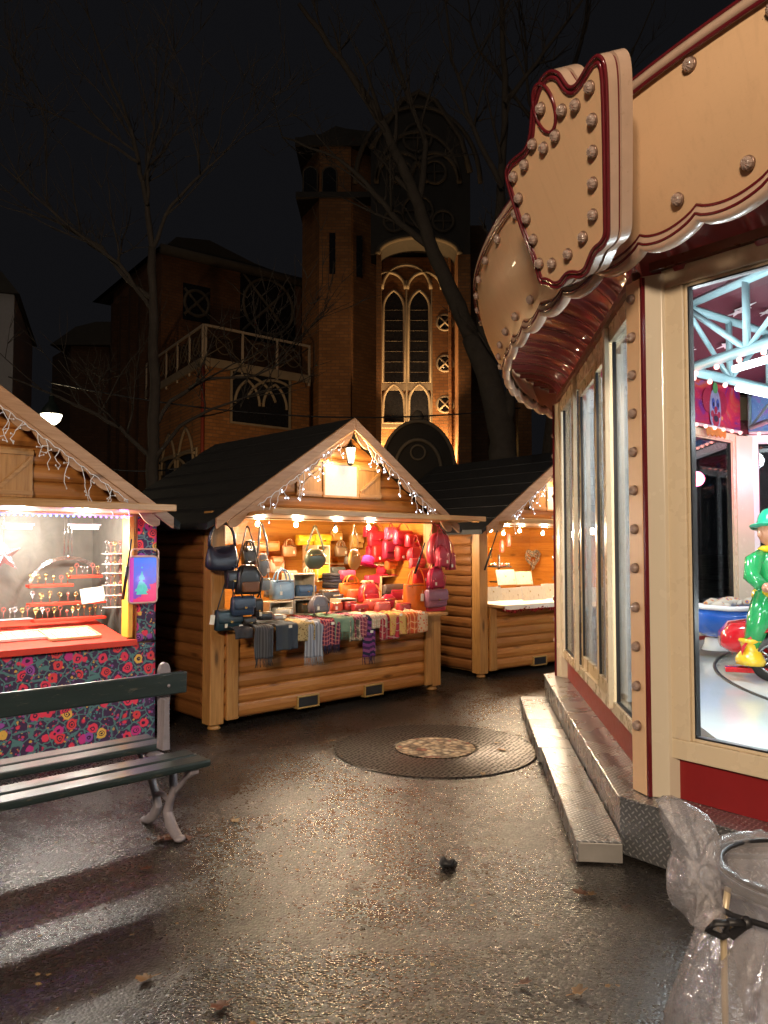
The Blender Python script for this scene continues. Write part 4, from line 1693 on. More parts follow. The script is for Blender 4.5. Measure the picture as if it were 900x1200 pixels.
# glittering star
p = at(F1, 4, 651, .7)
M['glitter'] = plain('grey glitter', (.45, .44, .47), .22, .9, var=.7, scale=140, bump=.9, bscale=140)
pts = []
for k in range(10):
    rr = .155 if k % 2 == 0 else .062
    an = PI / 2 + k * PI / 5 + .12
    pts.append((rr * math.cos(an), rr * math.sin(an)))
b = MB()
vs = [(q[0], 0, q[1]) for q in pts] + [(0, -.03, 0), (0, .03, 0)]
b.add(vs, [(i, (i + 1) % 10, 10) for i in range(10)] + [((i + 1) % 10, i, 11) for i in range(10)])
b.tube([(0, 0, .15), (0, 0, ZE + .09 - p.z)], .002, 5)
o = b.build('star_ornament', M['glitter'])
o.matrix_world = F1 @ Matrix.Translation(p)
tag(o, 'silver glitter star hanging at the left edge of the photo', 'ornament')

# ------------------------------------------------------------------ stall 3 goods
def board(px0, py0, px1, py1, ly, label, mat='card', lean=-12, cat='card display', nm='card_display'):
    a, c = at(F3, px0, py1, ly), at(F3, px1, py0, ly)
    w, h = c.x - a.x, c.z - a.z
    root = thing(nm, label, cat, F3 @ Matrix.Translation((a.x, ly, a.z)) @ Matrix.Rotation(R(lean), 4, 'X'), 'cards on the hut counter')
    b = MB()
    b.box(0, w, 0, .01, 0, h)
    b.build('panel', M[mat], root, bevel=.003)
    b = MB()
    b.box(.012, w - .012, -.003, -.0005, .012, h - .012)
    b.build('card_face', M['cardface'], root)


def cardface():
    t = NT('card with small motifs')
    v = t.coord((1, 1, 1))
    d = t.voro(v, 13)
    cc = t.n('ShaderNodeSeparateColor')
    t.t.links.new(t.voro(v, 13, 'F1', 'Color'), cc.inputs[0])
    hue = t.ramp(cc.outputs[0], [(0, (.5, .35, .12)), (.45, (.7, .6, .4)), (.7, (.45, .04, .04)), (.85, (.08, .2, .08))], True)
    c = t.mix(t.ramp(d, [(.17, 1.0), (.21, 0.0)]), (.80, .72, .52), hue)
    ln = t.noise(t.coord((60, 1, 12)), 1.0, 2)
    c = t.mix(t.ramp(ln, [(.60, 0.0), (.64, .35)]), c, (.4, .28, .15))
    t.p(c, .55)
    return t.m


M['cardface'] = cardface()
board(584, 667, 605, 686, .35, 'tall white framed board behind the flat cards')
board(605, 669, 625, 686, .35, 'cream ribbed board beside the tall white framed one', 'pale_wood')
board(569, 687, 589, 705, .0, 'white card leaning at the left end of the card counter')
board(588, 688, 613, 704, .06, 'wide white card with a small green motif')
board(613, 686, 640, 704, .06, 'wide white card with a red motif')
board(637, 683, 664, 702, .2, 'white card display nearest the carousel')
# heart wreath on the back wall
p = at(F3, 624, 654, 1.4)
b = MB()
hr = []
for k in range(40):
    t_ = 2 * PI * k / 40
    hr.append(Vector((.0125 * 16 * math.sin(t_) ** 3 * .8, 0, .0100 * (13 * math.cos(t_) - 5 * math.cos(2 * t_) - 2 * math.cos(3 * t_) - math.cos(4 * t_)))))
r = random.Random(5)
for rep in range(5):
    b.tube([q + Vector((r.uniform(-.014, .014), r.uniform(-.02, .01), r.uniform(-.014, .014))) for q in hr], .007, 5, closed=True)
for q in hr:
    for k in range(2):
        c = q * r.uniform(.35, 1) + Vector((0, r.uniform(-.03, 0), 0))
        b.ball(c, r.uniform(.01, .02), 6, 4)
o = b.build('heart_wreath', plain('grey twig and dried flowers', (.26, .20, .13), .8, var=.6, scale=40, bump=.6))
o.matrix_world = F3 @ Matrix.Translation(p)
tag(o, 'heart shaped grey twig wreath on the back wall of the card hut', 'wreath')
# jewellery tree on a foot
p = at(F3, 585, 686, .6)
root = thing('display_stand', 'dark tiered stand with trinkets left of the white boards', 'stand', F3 @ Matrix.Translation((p.x, .6, CT)))
hh = at(F3, 585, 650, .6).z - CT
b = MB()
b.lathe([(.09, 0), (.085, .012), (.02, .03), (.014, .05), (.014, hh)], 14)
b.build('stem', M['darkmetal'], root)
for z, rr in ((hh * .38, .13), (hh * .72, .17)):
    b = MB()
    b.lathe([(.015, z - .01), (rr, z), (rr + .006, z + .012), (rr - .01, z + .006), (.015, z)], 20)
    b.build('tier', M['darkmetal'], root)
for k in range(9):
    an = k * 2 * PI / 9
    b = MB()
    b.ball((.12 * math.cos(an), .12 * math.sin(an), hh * .72 + .03), .022, 8, 6, (1, 1, 1.4))
    b.build('trinket', M[('bead', 'gold', 'silverwire')[k % 3]], root)
# red garland along the front of the counter
b = MB()
r = random.Random(8)
pts = [(.13 + 2.6 * i / 60, -.30 - .01 * math.sin(i), CT - .035 - .03 * abs(math.sin(i * PI / 8))) for i in range(61)]
b.tube(pts, .006, 5)
for q in pts:
    for k in range(3):
        c = Vector(q) + Vector((r.uniform(-.03, .03), r.uniform(-.02, .004), r.uniform(-.025, .015)))
        b.ball(c, r.uniform(.006, .014), 5, 4)
o = b.build('tinsel_garland', plain('red tinsel', (.40, .02, .03), .25, .6, var=.6, scale=60))
o.matrix_world = F3
tag(o, 'red tinsel garland pinned along the card counter edge', 'garland')
b = MB()
b.box(.12, W - .12, -.31, .6, CT, CT + .006)
b.box(.12, W - .12, -.312, -.308, CT - .05, CT + .006)
o = b.build('counter_cloth', plain('pale counter cloth', (.72, .66, .55), .7))
o.matrix_world = F3
tag(o, 'pale cloth spread over the counter of the card hut', 'cloth')
for i, (px, py, c) in enumerate(((588, 640, 'bead'), (596, 633, 'bead'), (574, 648, 'gold'))):
    p = at(F3, px, py, 1.0)
    b = MB()
    b.lathe([(.03, -.09), (.034, -.08), (.034, .06), (.02, .075), (.014, .09), (.002, .095)], 12)
    o = b.build('red_ornament' if c == 'bead' else 'gold_ornament', M[c])
    o.matrix_world = F3 @ Matrix.Translation(p)
    tag(o, ('red ornament hanging inside the card hut, lower one', 'red ornament hanging inside the card hut, upper one', 'gold ornament hanging just inside the left post of card hut')[i], 'ornament')
# ------------------------------------------------------------------ the glazed carousel
CX, CY = 5.99, 5.443
AP, HS, RC = 4.391, 1.8185, 4.753
A0 = R(196.45)                                       # the corner that faces the camera
ZP, ZT = .31, 3.05                                   # platform, top of the glazing
car = thing('carousel', 'glazed children carousel with cream and maroon scalloped canopy at right', 'carousel', frame(CX, CY, 0, 0))


def facef(j):
    phi = A0 - R(22.5) + R(45) * j                   # outward direction of face j
    return Matrix.Translation((AP * math.cos(phi), AP * math.sin(phi), 0)) @ Matrix.Rotation(phi + PI / 2, 4, 'Z')


def vertf(j, r=RC):
    phi = A0 + R(45) * j
    return Matrix.Translation((r * math.cos(phi), r * math.sin(phi), 0)) @ Matrix.Rotation(phi + PI / 2, 4, 'Z')


# platform and floor
b = MB()
po = [((AP + .214) / math.cos(PI / 8) * math.cos(A0 + k * PI / 4), (AP + .214) / math.cos(PI / 8) * math.sin(A0 + k * PI / 4)) for k in range(8)]
b.vprism(po, ZP - .012, ZP)
b.build('platform', M['tread'], car, bevel=.004)
for j in range(8):
    F = facef(j)
    hw = (AP + .2) * math.tan(PI / 8)
    b = MB()
    b.box(-hw, hw, -.205, -.195, .02, ZP - .013)
    b.build('platform_riser', M['tread'], car, M=F)
    b = MB()
    b.box(-HS + .12, HS - .12, -.005, .03, ZP + .002, .52)
    b.build('skirting', M['red_skirt'], car, M=F)
b = MB()
b.lathe([(.01, .50), (4.36, .50), (4.36, .552), (.01, .552)], 8, Matrix.Rotation(A0, 4, 'Z'), caps=False, smooth=False)
b.build('ride_floor', M['ridefloor'], car)
b = MB()
b.lathe([(3.36, .553), (3.36, .562), (3.385, .562), (3.385, .553)], 96, caps=False)
b.build('turntable_gap', M['black'], car)
b = MB()
b.lathe([(.01, .553), (3.355, .553), (3.355, .558), (.01, .558)], 96, caps=False)
b.build('turntable', M['ridefloor'], car)
b = MB()
b.lathe([(.8, .56), (.8, 3.4)], 12, caps=False, smooth=False)
b.build('centre_drum', M['alu_white'], car)

# glazed faces
M['ivory_frame'] = plain('ivory aluminium frame', (.72, .60, .42), .28, var=.05, scale=4, coat=.15)
meshes = {}


def part(key, name, mat, parent, Mx, fn, bevel=0):
    if key in meshes:
        o = obj(name, meshes[key], parent, Mx, bevel)
    else:
        q = MB()
        fn(q)
        o = q.build(name, mat, parent, bevel=bevel, M=Mx)
        meshes[key] = o.data
    return o


def fr_door(q):
    for x0, x1, y0, y1 in ((-HS + .10, -HS + .16, -.05, .03), (HS - .16, HS - .10, -.05, .03)):
        q.box(x0, x1, y0, y1, .52, ZT)
    q.box(-HS + .16, HS - .16, -.05, .03, 2.93, ZT)
    q.box(-HS + .16, HS - .16, -.05, .03, .52, .60)
    for t_ in (.25, .66):                            # the two deep mullions
        x = HS - t_ * 3.637
        q.box(x - .04, x + .04, -.085, -.052, .56, ZT - .02)


def fr_win(q):
    for x0, x1 in ((-HS + .10, -HS + .22), (HS - .22, HS - .10), (-.05, .05)):
        q.box(x0, x1, -.045, .03, .62, 2.95)
    q.box(-HS + .10, HS - .10, -.045, .03, 2.95, ZT)
    q.box(-HS + .10, HS - .10, -.045, .03, .52, .62)
    for x0, x1 in ((-HS + .22, -.05), (.05, HS - .22)):    # inner bead
        q.box(x0, x0 + .018, -.028, .01, .62, 2.95)
        q.box(x1 - .018, x1, -.028, .01, .62, 2.95)
        q.box(x0 + .018, x1 - .018, -.028, .01, 2.932, 2.95)
        q.box(x0 + .018, x1 - .018, -.028, .01, .62, .638)


for j in range(8):
    F = facef(j)
    door = j == 0
    fr = part('door_frame' if door else 'window_frame', 'door_frame' if door else 'window_frame', M['ivory_frame'] if door or j in (1, 7) else M['alu_white'], car, F, fr_door if door else fr_win, .005)
    if not (door or j in (1, 7)):
        pass
    # the beam over the glazing
    b = MB()
    b.box(-HS, HS, -.02, .05, ZT + .003, ZT + .06)
    b.build('beam', M['maroon'], car, M=F)
    b = MB()
    b.box(-HS + .05, HS - .05, -.075, -.032, ZT + .003, ZT + .05)
    b.build('brown_trim', M['brown_trim'], car, M=F)
    if door:
        for t_ in (.145, .25, .33, .41, .535, .66, .80):   # deep white inner fins behind the stiles
            x = HS - t_ * 3.637
            b = MB()
            b.box(x - .014, x + .014, .032, .20 if t_ in (.25, .41, .66) else .13, .60, 2.93)
            b.build('inner_fin', M['alu_white'], fr)
        panes = [(.05, .25, -.02), (.25, .41, -.034), (.41, .66, -.012), (.66, .95, -.02)]
        for k, (t0, t1, y) in enumerate(panes):
            x1, x0 = HS - t0 * 3.637, HS - t1 * 3.637
            if k in (1, 2):                          # sliding leaves
                b = MB()
                b.box(x0 + .002, x0 + .055, y - .018, y + .012, .60, 2.93)
                b.box(x1 - .055, x1 - .002, y - .018, y + .012, .60, 2.93)
                b.box(x0 + .055, x1 - .055, y - .018, y + .012, 2.86, 2.93)
                b.box(x0 + .055, x1 - .055, y - .018, y + .012, .60, .69)
                lf = b.build('sliding_door', M['cream_frame'], car, M=F, bevel=.003)
                b = MB()
                b.box(x0 + .05, x1 - .05, y - .003, y + .003, .685, 2.865)
                b.build('pane', M['glass'], lf)
                b = MB()
                for q in (x0 + .055, x1 - .061):
                    b.box(q, q + .006, y - .012, y + .008, .69, 2.86)
                b.build('gasket', M['black'], lf)
            else:
                b = MB()
                b.box(x0 + .035, x1 - .035, y - .003, y + .003, .60, 2.93)
                b.build('pane', M['glass'], fr)
                b = MB()
                for q in (x0 + .04, x1 - .052):
                    b.box(q, q + .012, y - .014, y + .010, .60, 2.93)
                b.box(x0 + .04, x1 - .04, y - .014, y + .010, .60, .606)
                b.build('gasket', M['black'], fr)
    else:
        for s in (0, 1):
            x0, x1 = ((-HS + .22, -.05), (.05, HS - .22))[s]
            part(('pane', s), 'pane', M['glass'], fr, None, lambda q: q.box(x0 + .012, x1 - .012, -.014, -.008, .632, 2.938))

            def gk(q):
                q.box(x0 + .018, x0 + .026, -.03, .012, .638, 2.932)
                q.box(x1 - .026, x1 - .018, -.03, .012, .638, 2.932)
                q.box(x0 + .026, x1 - .026, -.03, .012, .638, .646)
                q.box(x0 + .026, x1 - .026, -.03, .012, 2.924, 2.932)
            part(('gasket', s), 'gasket', M['black'], fr, None, gk)
if True:
    me_w = [o for o in car.children if o.name.startswith('window_frame')]
    wm = me_w[0].data.copy()
    wm.materials[0] = M['alu_white']
    for k, o in enumerate(me_w):
        if k in (1, 2, 3, 4, 5):
            o.data = wm

# unlit cabochon bulb: collar and glass, shared meshes
q = MB()
q.lathe([(.030, 0), (.030, .010), (.024, .014)], 14)
bulb_me = None


def cabochon(parent, Mx, s=1.0):
    global bulb_me
    if bulb_me is None:
        q = MB()
        q.lathe([(1.12, 0), (1.12, .30), (.95, .42)], 14, mi=1)
        pr = []
        for k in range(9):
            an = PI / 2 * k / 8
            pr.append((.95 * math.cos(an) + .02, .40 + .85 * math.sin(an)))
        q.lathe(pr, 16, mi=0)
        for k in range(10):
            an = 2 * PI * k / 10
            q.tube([(.93 * math.cos(an) * math.cos(t_), .93 * math.sin(an) * math.cos(t_), .42 + .86 * math.sin(t_)) for t_ in (0, .4, .8, 1.2)], .10, 4, mi=0)
        o = q.build('bulb', [M['bulb_off'], M['socket']], parent)
        bulb_me = o.data
    else:
        o = obj('bulb', bulb_me, parent)
    o.matrix_local = Mx @ Matrix.Diagonal((s, s, s, 1))
    return o


NEGY = Matrix.Rotation(PI / 2, 4, 'X')               # lathe axis z -> -y
# corner pilasters
for j in range(8):
    F = vertf(j)
    b = MB()
    b.vprism([(-.06, -.08), (.06, -.08), (.13, -.015), (.13, .10), (-.13, .10), (-.13, -.015)], ZP + .002, ZT - .02)
    pl = b.build('pilaster', M['cream_white'], car, M=F, bevel=.004)
    b = MB()
    b.box(-.066, .052, -.098, -.082, ZP + .004, ZT - .03)
    b.build('bulb_strip', M['cream'], pl, bevel=.003)
    b = MB()
    b.box(.054, .072, -.094, -.075, ZP + .004, ZT - .03)
    b.build('stripe', M['maroon'], pl)
    if j in (0, 7, 1):
        for k in range(12):
            cabochon(pl, Matrix.Translation((-.008, -.098, .66 + k * .206)) @ NEGY, .0245)

# canopy: flared ring in eight sectors, scalloped trim, soffit, roof
ZL, ZH = 3.075, 3.66
RL, RH = 5.045, 5.285
NS = 28


def rprof(v):
    return RL + (RH - RL) * v + .05 * math.sin(PI * v), ZL + (ZH - ZL) * v


def cyl(r, a, z):
    return Vector((r * math.cos(a), r * math.sin(a), z))


def scz(a):
    """height of the scalloped lower edge at angle a"""
    ph = (a - A0) / (PI / 4) * 11
    f = ph % 1
    return -.046 * abs(math.sin(f * PI)) ** .7


for j in range(8):
    a0 = 0
    T = Matrix.Rotation(A0 + j * PI / 4, 4, 'Z')
    vis = j in (7, 0, 6, 1)

    def fp(q):
        q.grid(lambda u, v: cyl(rprof(v)[0], u * PI / 4, rprof(v)[1]), NS, 8)
        q.grid(lambda u, v: cyl(rprof(v)[0] - .04, PI / 4 - u * PI / 4, rprof(v)[1]), NS, 2)
        q.add([cyl(rprof(v)[0] - k, a, rprof(v)[1]) for a in (0, PI / 4) for k in (0, .04) for v in (0, 1)], [(0, 1, 3, 2), (4, 6, 7, 5), (1, 5, 7, 3)])
    pn = part('fascia_panel', 'fascia_panel', M['cream'], car, T, fp)

    def tt(q):
        for r_, z_, rad, mi in ((RH + .006, ZH + .005, .022, 0), (RH + .018, ZH - .03, .010, 1), (RH + .010, ZH + .036, .009, 1)):
            q.tube([cyl(r_, u * PI / 4 / NS, z_) for u in range(NS + 1)], rad, 8, mi=mi)
    part('top_trim', 'top_trim', [M['trim_pink'], M['maroon']], pn, None, tt)

    def bt(q):
        n = 132
        sec = [(.0, .040), (.026, .038), (.036, .024), (.028, .006), (.036, -.010), (.026, -.026), (0, -.030), (-.02, -.030), (-.02, .040)]
        rows = []
        for i in range(n + 1):
            a = PI / 4 * i / n
            zz = scz(A0 + a)
            rows.append([cyl(RL + r_, a, ZL - .012 + zz + z_) for r_, z_ in sec])
        q.loft(rows, smooth=True)
        q.tube([cyl(RL + .034, PI / 4 * i / n, ZL - .008 + scz(A0 + PI / 4 * i / n)) for i in range(n + 1)], .0075, 6, mi=1)
        q.tube([cyl(RL + .022, PI / 4 * i / n, ZL + .034 + scz(A0 + PI / 4 * i / n)) for i in range(n + 1)], .008, 6, mi=1)
    part('scalloped_trim', 'scalloped_trim', [M['trim_pink'], M['maroon']], pn, None, bt)
    if vis:
        for k in range(11):
            for v, fl in ((.14, .80), (.88, .45)):
                a = PI / 4 * (k + fl) / 11
                r_, z_ = rprof(v)
                n_ = Matrix.Translation(cyl(r_, a, z_)) @ Matrix.Rotation(a, 4, 'Z') @ Matrix.Rotation(PI / 2 + R(14), 4, 'Y')
                cabochon(pn, n_, .028)

    def sf(q):
        n = 96

        def s(u, v):
            a = u * PI / 4
            d = (a - PI / 8)
            ri = (AP + .03) / math.cos(d) if True else 0
            ro = RL + .07
            r_ = ri + (ro - ri) * (1 - math.cos(v * PI / 2))
            ph = u * 9 % 1
            rib = max(0, 1 - ((ph - .5) / .13) ** 2)
            k_ = .035 * math.sqrt(rib) + .010 * math.cos(2 * PI * ph)
            return cyl(r_ + k_ * .75, a, ZT - .01 + .27 * math.sin(v * PI / 2) - k_ * .65)
        q.grid(s, 216, 10)
    part('soffit', 'soffit', M['soffit'], car, T, sf)

    def rf(q):
        q.grid(lambda u, v: cyl(RH - .02 + (.2 - RH) * v, u * PI / 4, ZH + .02 + 1.45 * v), 8, 4)
    part('roof', 'roof', M['roof'], car, T, rf)

    def ic(q):
        def f(u, v):
            a = PI / 4 - u * PI / 4
            r0 = 4.33 / math.cos(a - PI / 8)
            return cyl(r0 + (.2 - r0) * v, a, 3.62 + 1.1 * v - .10 * math.sin(PI * v))
        q.grid(f, 10, 10)
    cpart = part('ceiling', 'ceiling', M['ceil'], car, T, ic)
    # silver stars on the ceiling canvas
    if True:
        r = random.Random(j)
        for k in range(22):
            v = r.uniform(.03, .85)
            a = r.uniform(.08, .92) * PI / 4
            r0 = 4.33 / math.cos(a - PI / 8)
            c = cyl(r0 + (.2 - r0) * v, a, 3.62 + 1.1 * v - .10 * math.sin(PI * v) - .02)
            rad = r.uniform(.06, .11)
            q = MB()
            ps = []
            ro = r.uniform(0, 1)
            for i in range(10):
                R_ = rad if i % 2 == 0 else rad * .38
                ps.append((R_ * math.cos(i * PI / 5 + ro), R_ * math.sin(i * PI / 5 + ro)))
            q.vprism(ps, -.006, 0)
            q.build('star', M['star'], cpart, M=Matrix.Translation(c) @ Matrix.Rotation(a, 4, 'Z') @ Matrix.Rotation(R(16), 4, 'Y'))

# shield over the corner nearest to the camera (and over the others)
SR = 5.36
tilt = math.atan2(RH - RL, ZH - ZL)


def shieldf(j):
    phi = A0 + R(45) * j
    return Matrix.Translation((SR * math.cos(phi), SR * math.sin(phi), 3.0)) @ Matrix.Rotation(phi + PI / 2, 4, 'Z') @ Matrix.Rotation(tilt, 4, 'X')


SF = frame(CX, CY, 0, 0) @ shieldf(0)
pxs = [(642, 331), (634, 300), (622, 272), (610, 235), (602, 207), (602, 196), (606, 187), (614, 180), (624, 173), (630, 160), (632, 142), (634, 117), (638, 102), (643, 91),
       (649, 83), (655, 79), (661, 79), (667, 82), (673, 92), (678, 98), (683, 97), (688, 92), (694, 82), (700, 72), (706, 64), (712, 60), (718, 63), (722, 74),
       (724, 100), (725, 180), (725, 255), (725, 276), (718, 288), (709, 294), (704, 306), (699, 318), (690, 324), (681, 322), (675, 324), (668, 334), (659, 336), (650, 330)]
SH = [(lambda p: (p.x, p.z))(at(SF, x, y, 0)) for x, y in pxs]


def offset(poly, d):
    n = len(poly)
    area = sum(poly[i][0] * poly[(i + 1) % n][1] - poly[(i + 1) % n][0] * poly[i][1] for i in range(n))
    sg_ = 1 if area > 0 else -1
    out = []
    for i in range(n):
        p, q, r_ = Vector(poly[i - 1]), Vector(poly[i]), Vector(poly[(i + 1) % n])
        t1, t2 = (q - p).normalized(), (r_ - q).normalized()
        t_ = (t1 + t2)
        if t_.length < 1e-6:
            t_ = t1
        t_.normalize()
        nn = Vector((-t_.y, t_.x)) * sg_
        out.append((q.x + nn.x * d, q.y + nn.y * d))
    return out


def fair(poly, k=3):
    """round the outline off: subdivide and smooth"""
    for _ in range(k):
        n = len(poly)
        o2 = []
        for i in range(n):
            a, c = poly[i], poly[(i + 1) % n]
            o2 += [(a[0] * .75 + c[0] * .25, a[1] * .75 + c[1] * .25), (a[0] * .25 + c[0] * .75, a[1] * .25 + c[1] * .75)]
        poly = o2
    return poly


SHF = fair(SH, 2)
SHB = [at(SF, x, y, 0) for x, y in ((646, 124), (671, 126), (687, 120), (663, 156), (649, 170), (636, 166), (704, 99), (707, 137), (707, 174), (707, 211), (707, 248), (695, 274), (677, 294), (658, 305), (643, 305), (626, 190), (613, 204), (619, 229), (628, 253), (636, 277))]
cc = at(SF, 649, 124, 0)
for j in (0, 1, 2):
    F = shieldf(j)
    b = MB()
    b.prism(SHF, -.045, .0)
    b.prism(offset(SHF, .012), .0, .018, mi=1)
    b.prism(SHF, .018, .075)
    sh = b.build('corner_shield', [M['trim_pink'], M['maroon']], car, M=F)
    b = MB()
    b.prism(offset(SHF, .030), -.049, -.0452)
    b.build('shield_panel', M['cream'], sh)
    b = MB()
    for d, rad in ((.006, .009), (.030, .010)):
        b.tube([(p[0], -.049, p[1]) for p in offset(SHF, d)], rad, 6, closed=True)
    b.tube([(cc.x + .075 * math.cos(k * PI / 16), -.052, cc.z + .105 * math.sin(k * PI / 16)) for k in range(32)], .009, 6, closed=True)
    b.build('shield_moulding', M['maroon'], sh)
    if j in (0, 1):
        for p in SHB:
            cabochon(sh, Matrix.Translation((p.x, -.05, p.z)) @ NEGY, .0245)

M['alu_plain'] = plain('dull aluminium', (.42, .40, .37), .4, .6, var=.25)
# steps in front of the sliding doors
F = facef(0)
for x0, x1, yo in ((-1.71, .22, -.465), (.24, 2.02, -.444)):
    b = MB()
    b.box(x0, x1, yo, -.215, .108, .12)
    b.box(x0, x1, yo, yo + .01, .012, .108)
    b.box(x1 - .01, x1, yo + .01, -.215, .012, .108, mi=1)
    b.box(x0, x0 + .01, yo + .01, -.215, .012, .108)
    st = b.build('step', [M['tread'], M['alu_plain']], car, M=F, bevel=.003)

# painted band above the far glazing, trusses, lamps
def mural(seed):
    t = NT('painted fairground band')
    v = t.coord()
    n = t.noise(v, 1.6, 5, .6, 2.5)
    c = t.ramp(n, [(.30, (.10, .03, .30)), (.42, (.45, .02, .10)), (.52, (.62, .03, .07)), (.60, (.60, .12, .05)), (.68, (.15, .12, .55))])
    d = t.voro(v, 5)
    c = t.mix(t.ramp(d, [(.10, .8), (.16, 0.0)]), c, (.75, .5, .15))
    t.p(c, .4)
    return t.m


def mural_blue():
    t = NT('painted night sky band')
    v = t.coord()
    n = t.noise(v, 1.8, 5, .6, 1.5)
    c = t.ramp(n, [(.35, (.05, .10, .35)), (.5, (.10, .25, .5)), (.62, (.25, .12, .45)), (.7, (.5, .55, .6))])
    t.p(c, .4)
    return t.m


M['mural'] = mural(1)
M['mural_blue'] = mural_blue()
for j in range(2, 8):
    F = facef(j)
    b = MB()
    b.box(-HS + .10, HS - .10, .06, .075, ZT + .02, 3.66)
    mb = b.build('mural', M['mural'] if j not in (4, 6) else M['mural_blue'], car, M=F)
    b = MB()                                          # lamp string along the foot of the band
    b.tube([(-HS + .1, .09, ZT + .02), (HS - .1, .09, ZT + .02)], .02, 6)
    rl = b.build('lamp_rail', M['alu_white'], car, M=F)
    me2 = None
    for k in range(16):
        if 'pinkb' in meshes:
            o = obj('lamp_bulb', meshes['pinkb'], rl)
        else:
            q = MB()
            q.ball((0, 0, 0), .022, 8, 6)
            o = q.build('lamp_bulb', M['pink_bulb'], rl)
            meshes['pinkb'] = o.data
        o.location = (-HS + .2 + k * .215, .12, ZT + .0)

# a generic clown face painted on the band of the far face
PH = None
for j in (7,):
    Fw = frame(CX, CY, 0, 0) @ facef(j)
    p = at(Fw, 838, 480, .09)
    if -HS < p.x < HS and p.y > 0 and (Fw @ p).y > 7:
        PH = (j, p)
if PH:
    j, p = PH
    F = facef(j) @ Matrix.Translation((p.x, .082, p.z)) @ Matrix.Diagonal((.72, 1, 1.0, 1))
    sgn = 1
    b = MB()
    Ry = Matrix.Rotation(PI / 2, 4, 'X')

    def disc(cx, cz, rx, rz, lay, mi, n=20):
        b.prism([(cx + rx * math.cos(k * 2 * PI / n), cz + rz * math.sin(k * 2 * PI / n)) for k in range(n)], .004 * lay, .004 * lay + .006, mi=mi)
    disc(-.24, .10, .17, .15, 1, 2)
    disc(.24, .10, .17, .15, 1, 2)
    disc(0, 0, .19, .27, 2, 0)
    disc(0, .27, .08, .07, 3, 5)
    for s in (-1, 1):
        disc(s * .075, .07, .045, .07, 3, 1)
        disc(s * .075, .06, .018, .028, 4, 4)
        disc(s * .11, -.06, .05, .04, 3, 2)
    disc(0, -.005, .045, .045, 4, 2)
    disc(0, -.13, .11, .08, 3, 2)
    disc(0, -.115, .075, .04, 4, 4)
    for k in range(9):
        disc(-.28 + k * .07, -.285 + .02 * (k % 2), .05, .06, 4, 3)
    b.build('painted_clown_face', [plain('clown white', (.30, .32, .50), .5, var=.5, scale=14), plain('clown blue', (.06, .10, .40), .5), plain('clown red', (.38, .02, .06), .5, var=.4, scale=14), plain('clown orange', (.60, .22, .03), .5, var=.4), plain('clown dark', (.03, .02, .05), .5), plain('clown green', (.1, .35, .12), .5)], car, M=F)

# trusses under the ceiling, corner to centre, with a lower chord round the ring
for j in range(2, 7):
    phi = A0 + R(45) * j
    d = Vector((math.cos(phi), math.sin(phi), 0))
    b = MB()
    top = [d * 4.55 + Vector((0, 0, 3.55)), d * .7 + Vector((0, 0, 4.40))]
    low = [d * 4.55 + Vector((0, 0, 3.12)), d * .7 + Vector((0, 0, 3.6))]
    b.tube(top, .035, 4)
    b.tube(low, .035, 4)
    for k in range(6):
        t_ = k / 5
        a = top[0].lerp(top[1], t_)
        c = low[0].lerp(low[1], t_)
        b.tube([a, c], .025, 4)
        if k < 5:
            b.tube([c, top[0].lerp(top[1], t_ + .2)], .02, 4)
    b.build('truss', M['truss'], car)
NR, RR = 5, 3.57
for j in range(NR):
    phi0, phi1 = R(197.9) + 2 * PI / NR * (j - .5), R(197.9) + 2 * PI / NR * (j + .5)
    p0, p1 = Vector((RR * math.cos(phi0), RR * math.sin(phi0), 3.12)), Vector((RR * math.cos(phi1), RR * math.sin(phi1), 3.12))
    b = MB()
    up = Vector((0, 0, .55))
    b.tube([p0, p1], .045, 4)
    b.tube([p0 + up, p1 + up], .04, 4)
    for k in range(7):
        a = p0.lerp(p1, k / 6)
        b.tube([a, a + up], .032, 4)
        if k < 6:
            c = p0.lerp(p1, (k + 1) / 6)
            b.tube([a, c + up] if k % 2 else [a + up, c], .028, 4)
    rg = b.build('ring_truss', M['truss'], car)
    for k in range(17):
        o = obj('lamp_bulb', meshes['pinkb'], rg)
        o.location = p0.lerp(p1, (k + .5) / 17) + Vector((0, 0, -.06))
    for t0, t1 in ((.1, .35), (.6, .85)):
        q = MB()
        q.tube([p0.lerp(p1, t0) * .97 + Vector((0, 0, -.0)), p0.lerp(p1, t1) * .97 + Vector((0, 0, -.0))], .03, 8)
        q.build('lamp_tube', M['cool_on'], rg)
        lamp('ride_light', Vector((CX, CY, -.14)) + p0.lerp(p1, (t0 + t1) / 2) * .97, CARW * .8, (.86, .95, 1), .12)
# fill lights added just inside the near glazing, without fixtures
for j in (0, 1):
    phi = A0 - R(22.5) + R(45) * j
    lamp('door_fill', Vector((CX + 3.9 * math.cos(phi), CY + 3.9 * math.sin(phi), 3.25)), CARW * .7, (.9, .96, 1), .12)
for x_, y_, z_, w_ in ((1.62, .55, 2.3, 30), (1.62, .55, 1.2, 20), (.5, .6, 2.6, 26), (-.6, .6, 2.2, 20)):  # added to brighten the inner fins and the steps
    q = frame(CX, CY, 0, 0) @ facef(0) @ Vector((x_, y_, z_))
    lamp('door_fill', q, w_, (.88, .96, 1), .10)
# magenta lamp beside the far corner
phi = A0 + R(45) * 6
lamp('pink_light', (CX + 4.25 * math.cos(phi), CY + 4.25 * math.sin(phi), 2.5), 16, (1, .15, .3), .1)

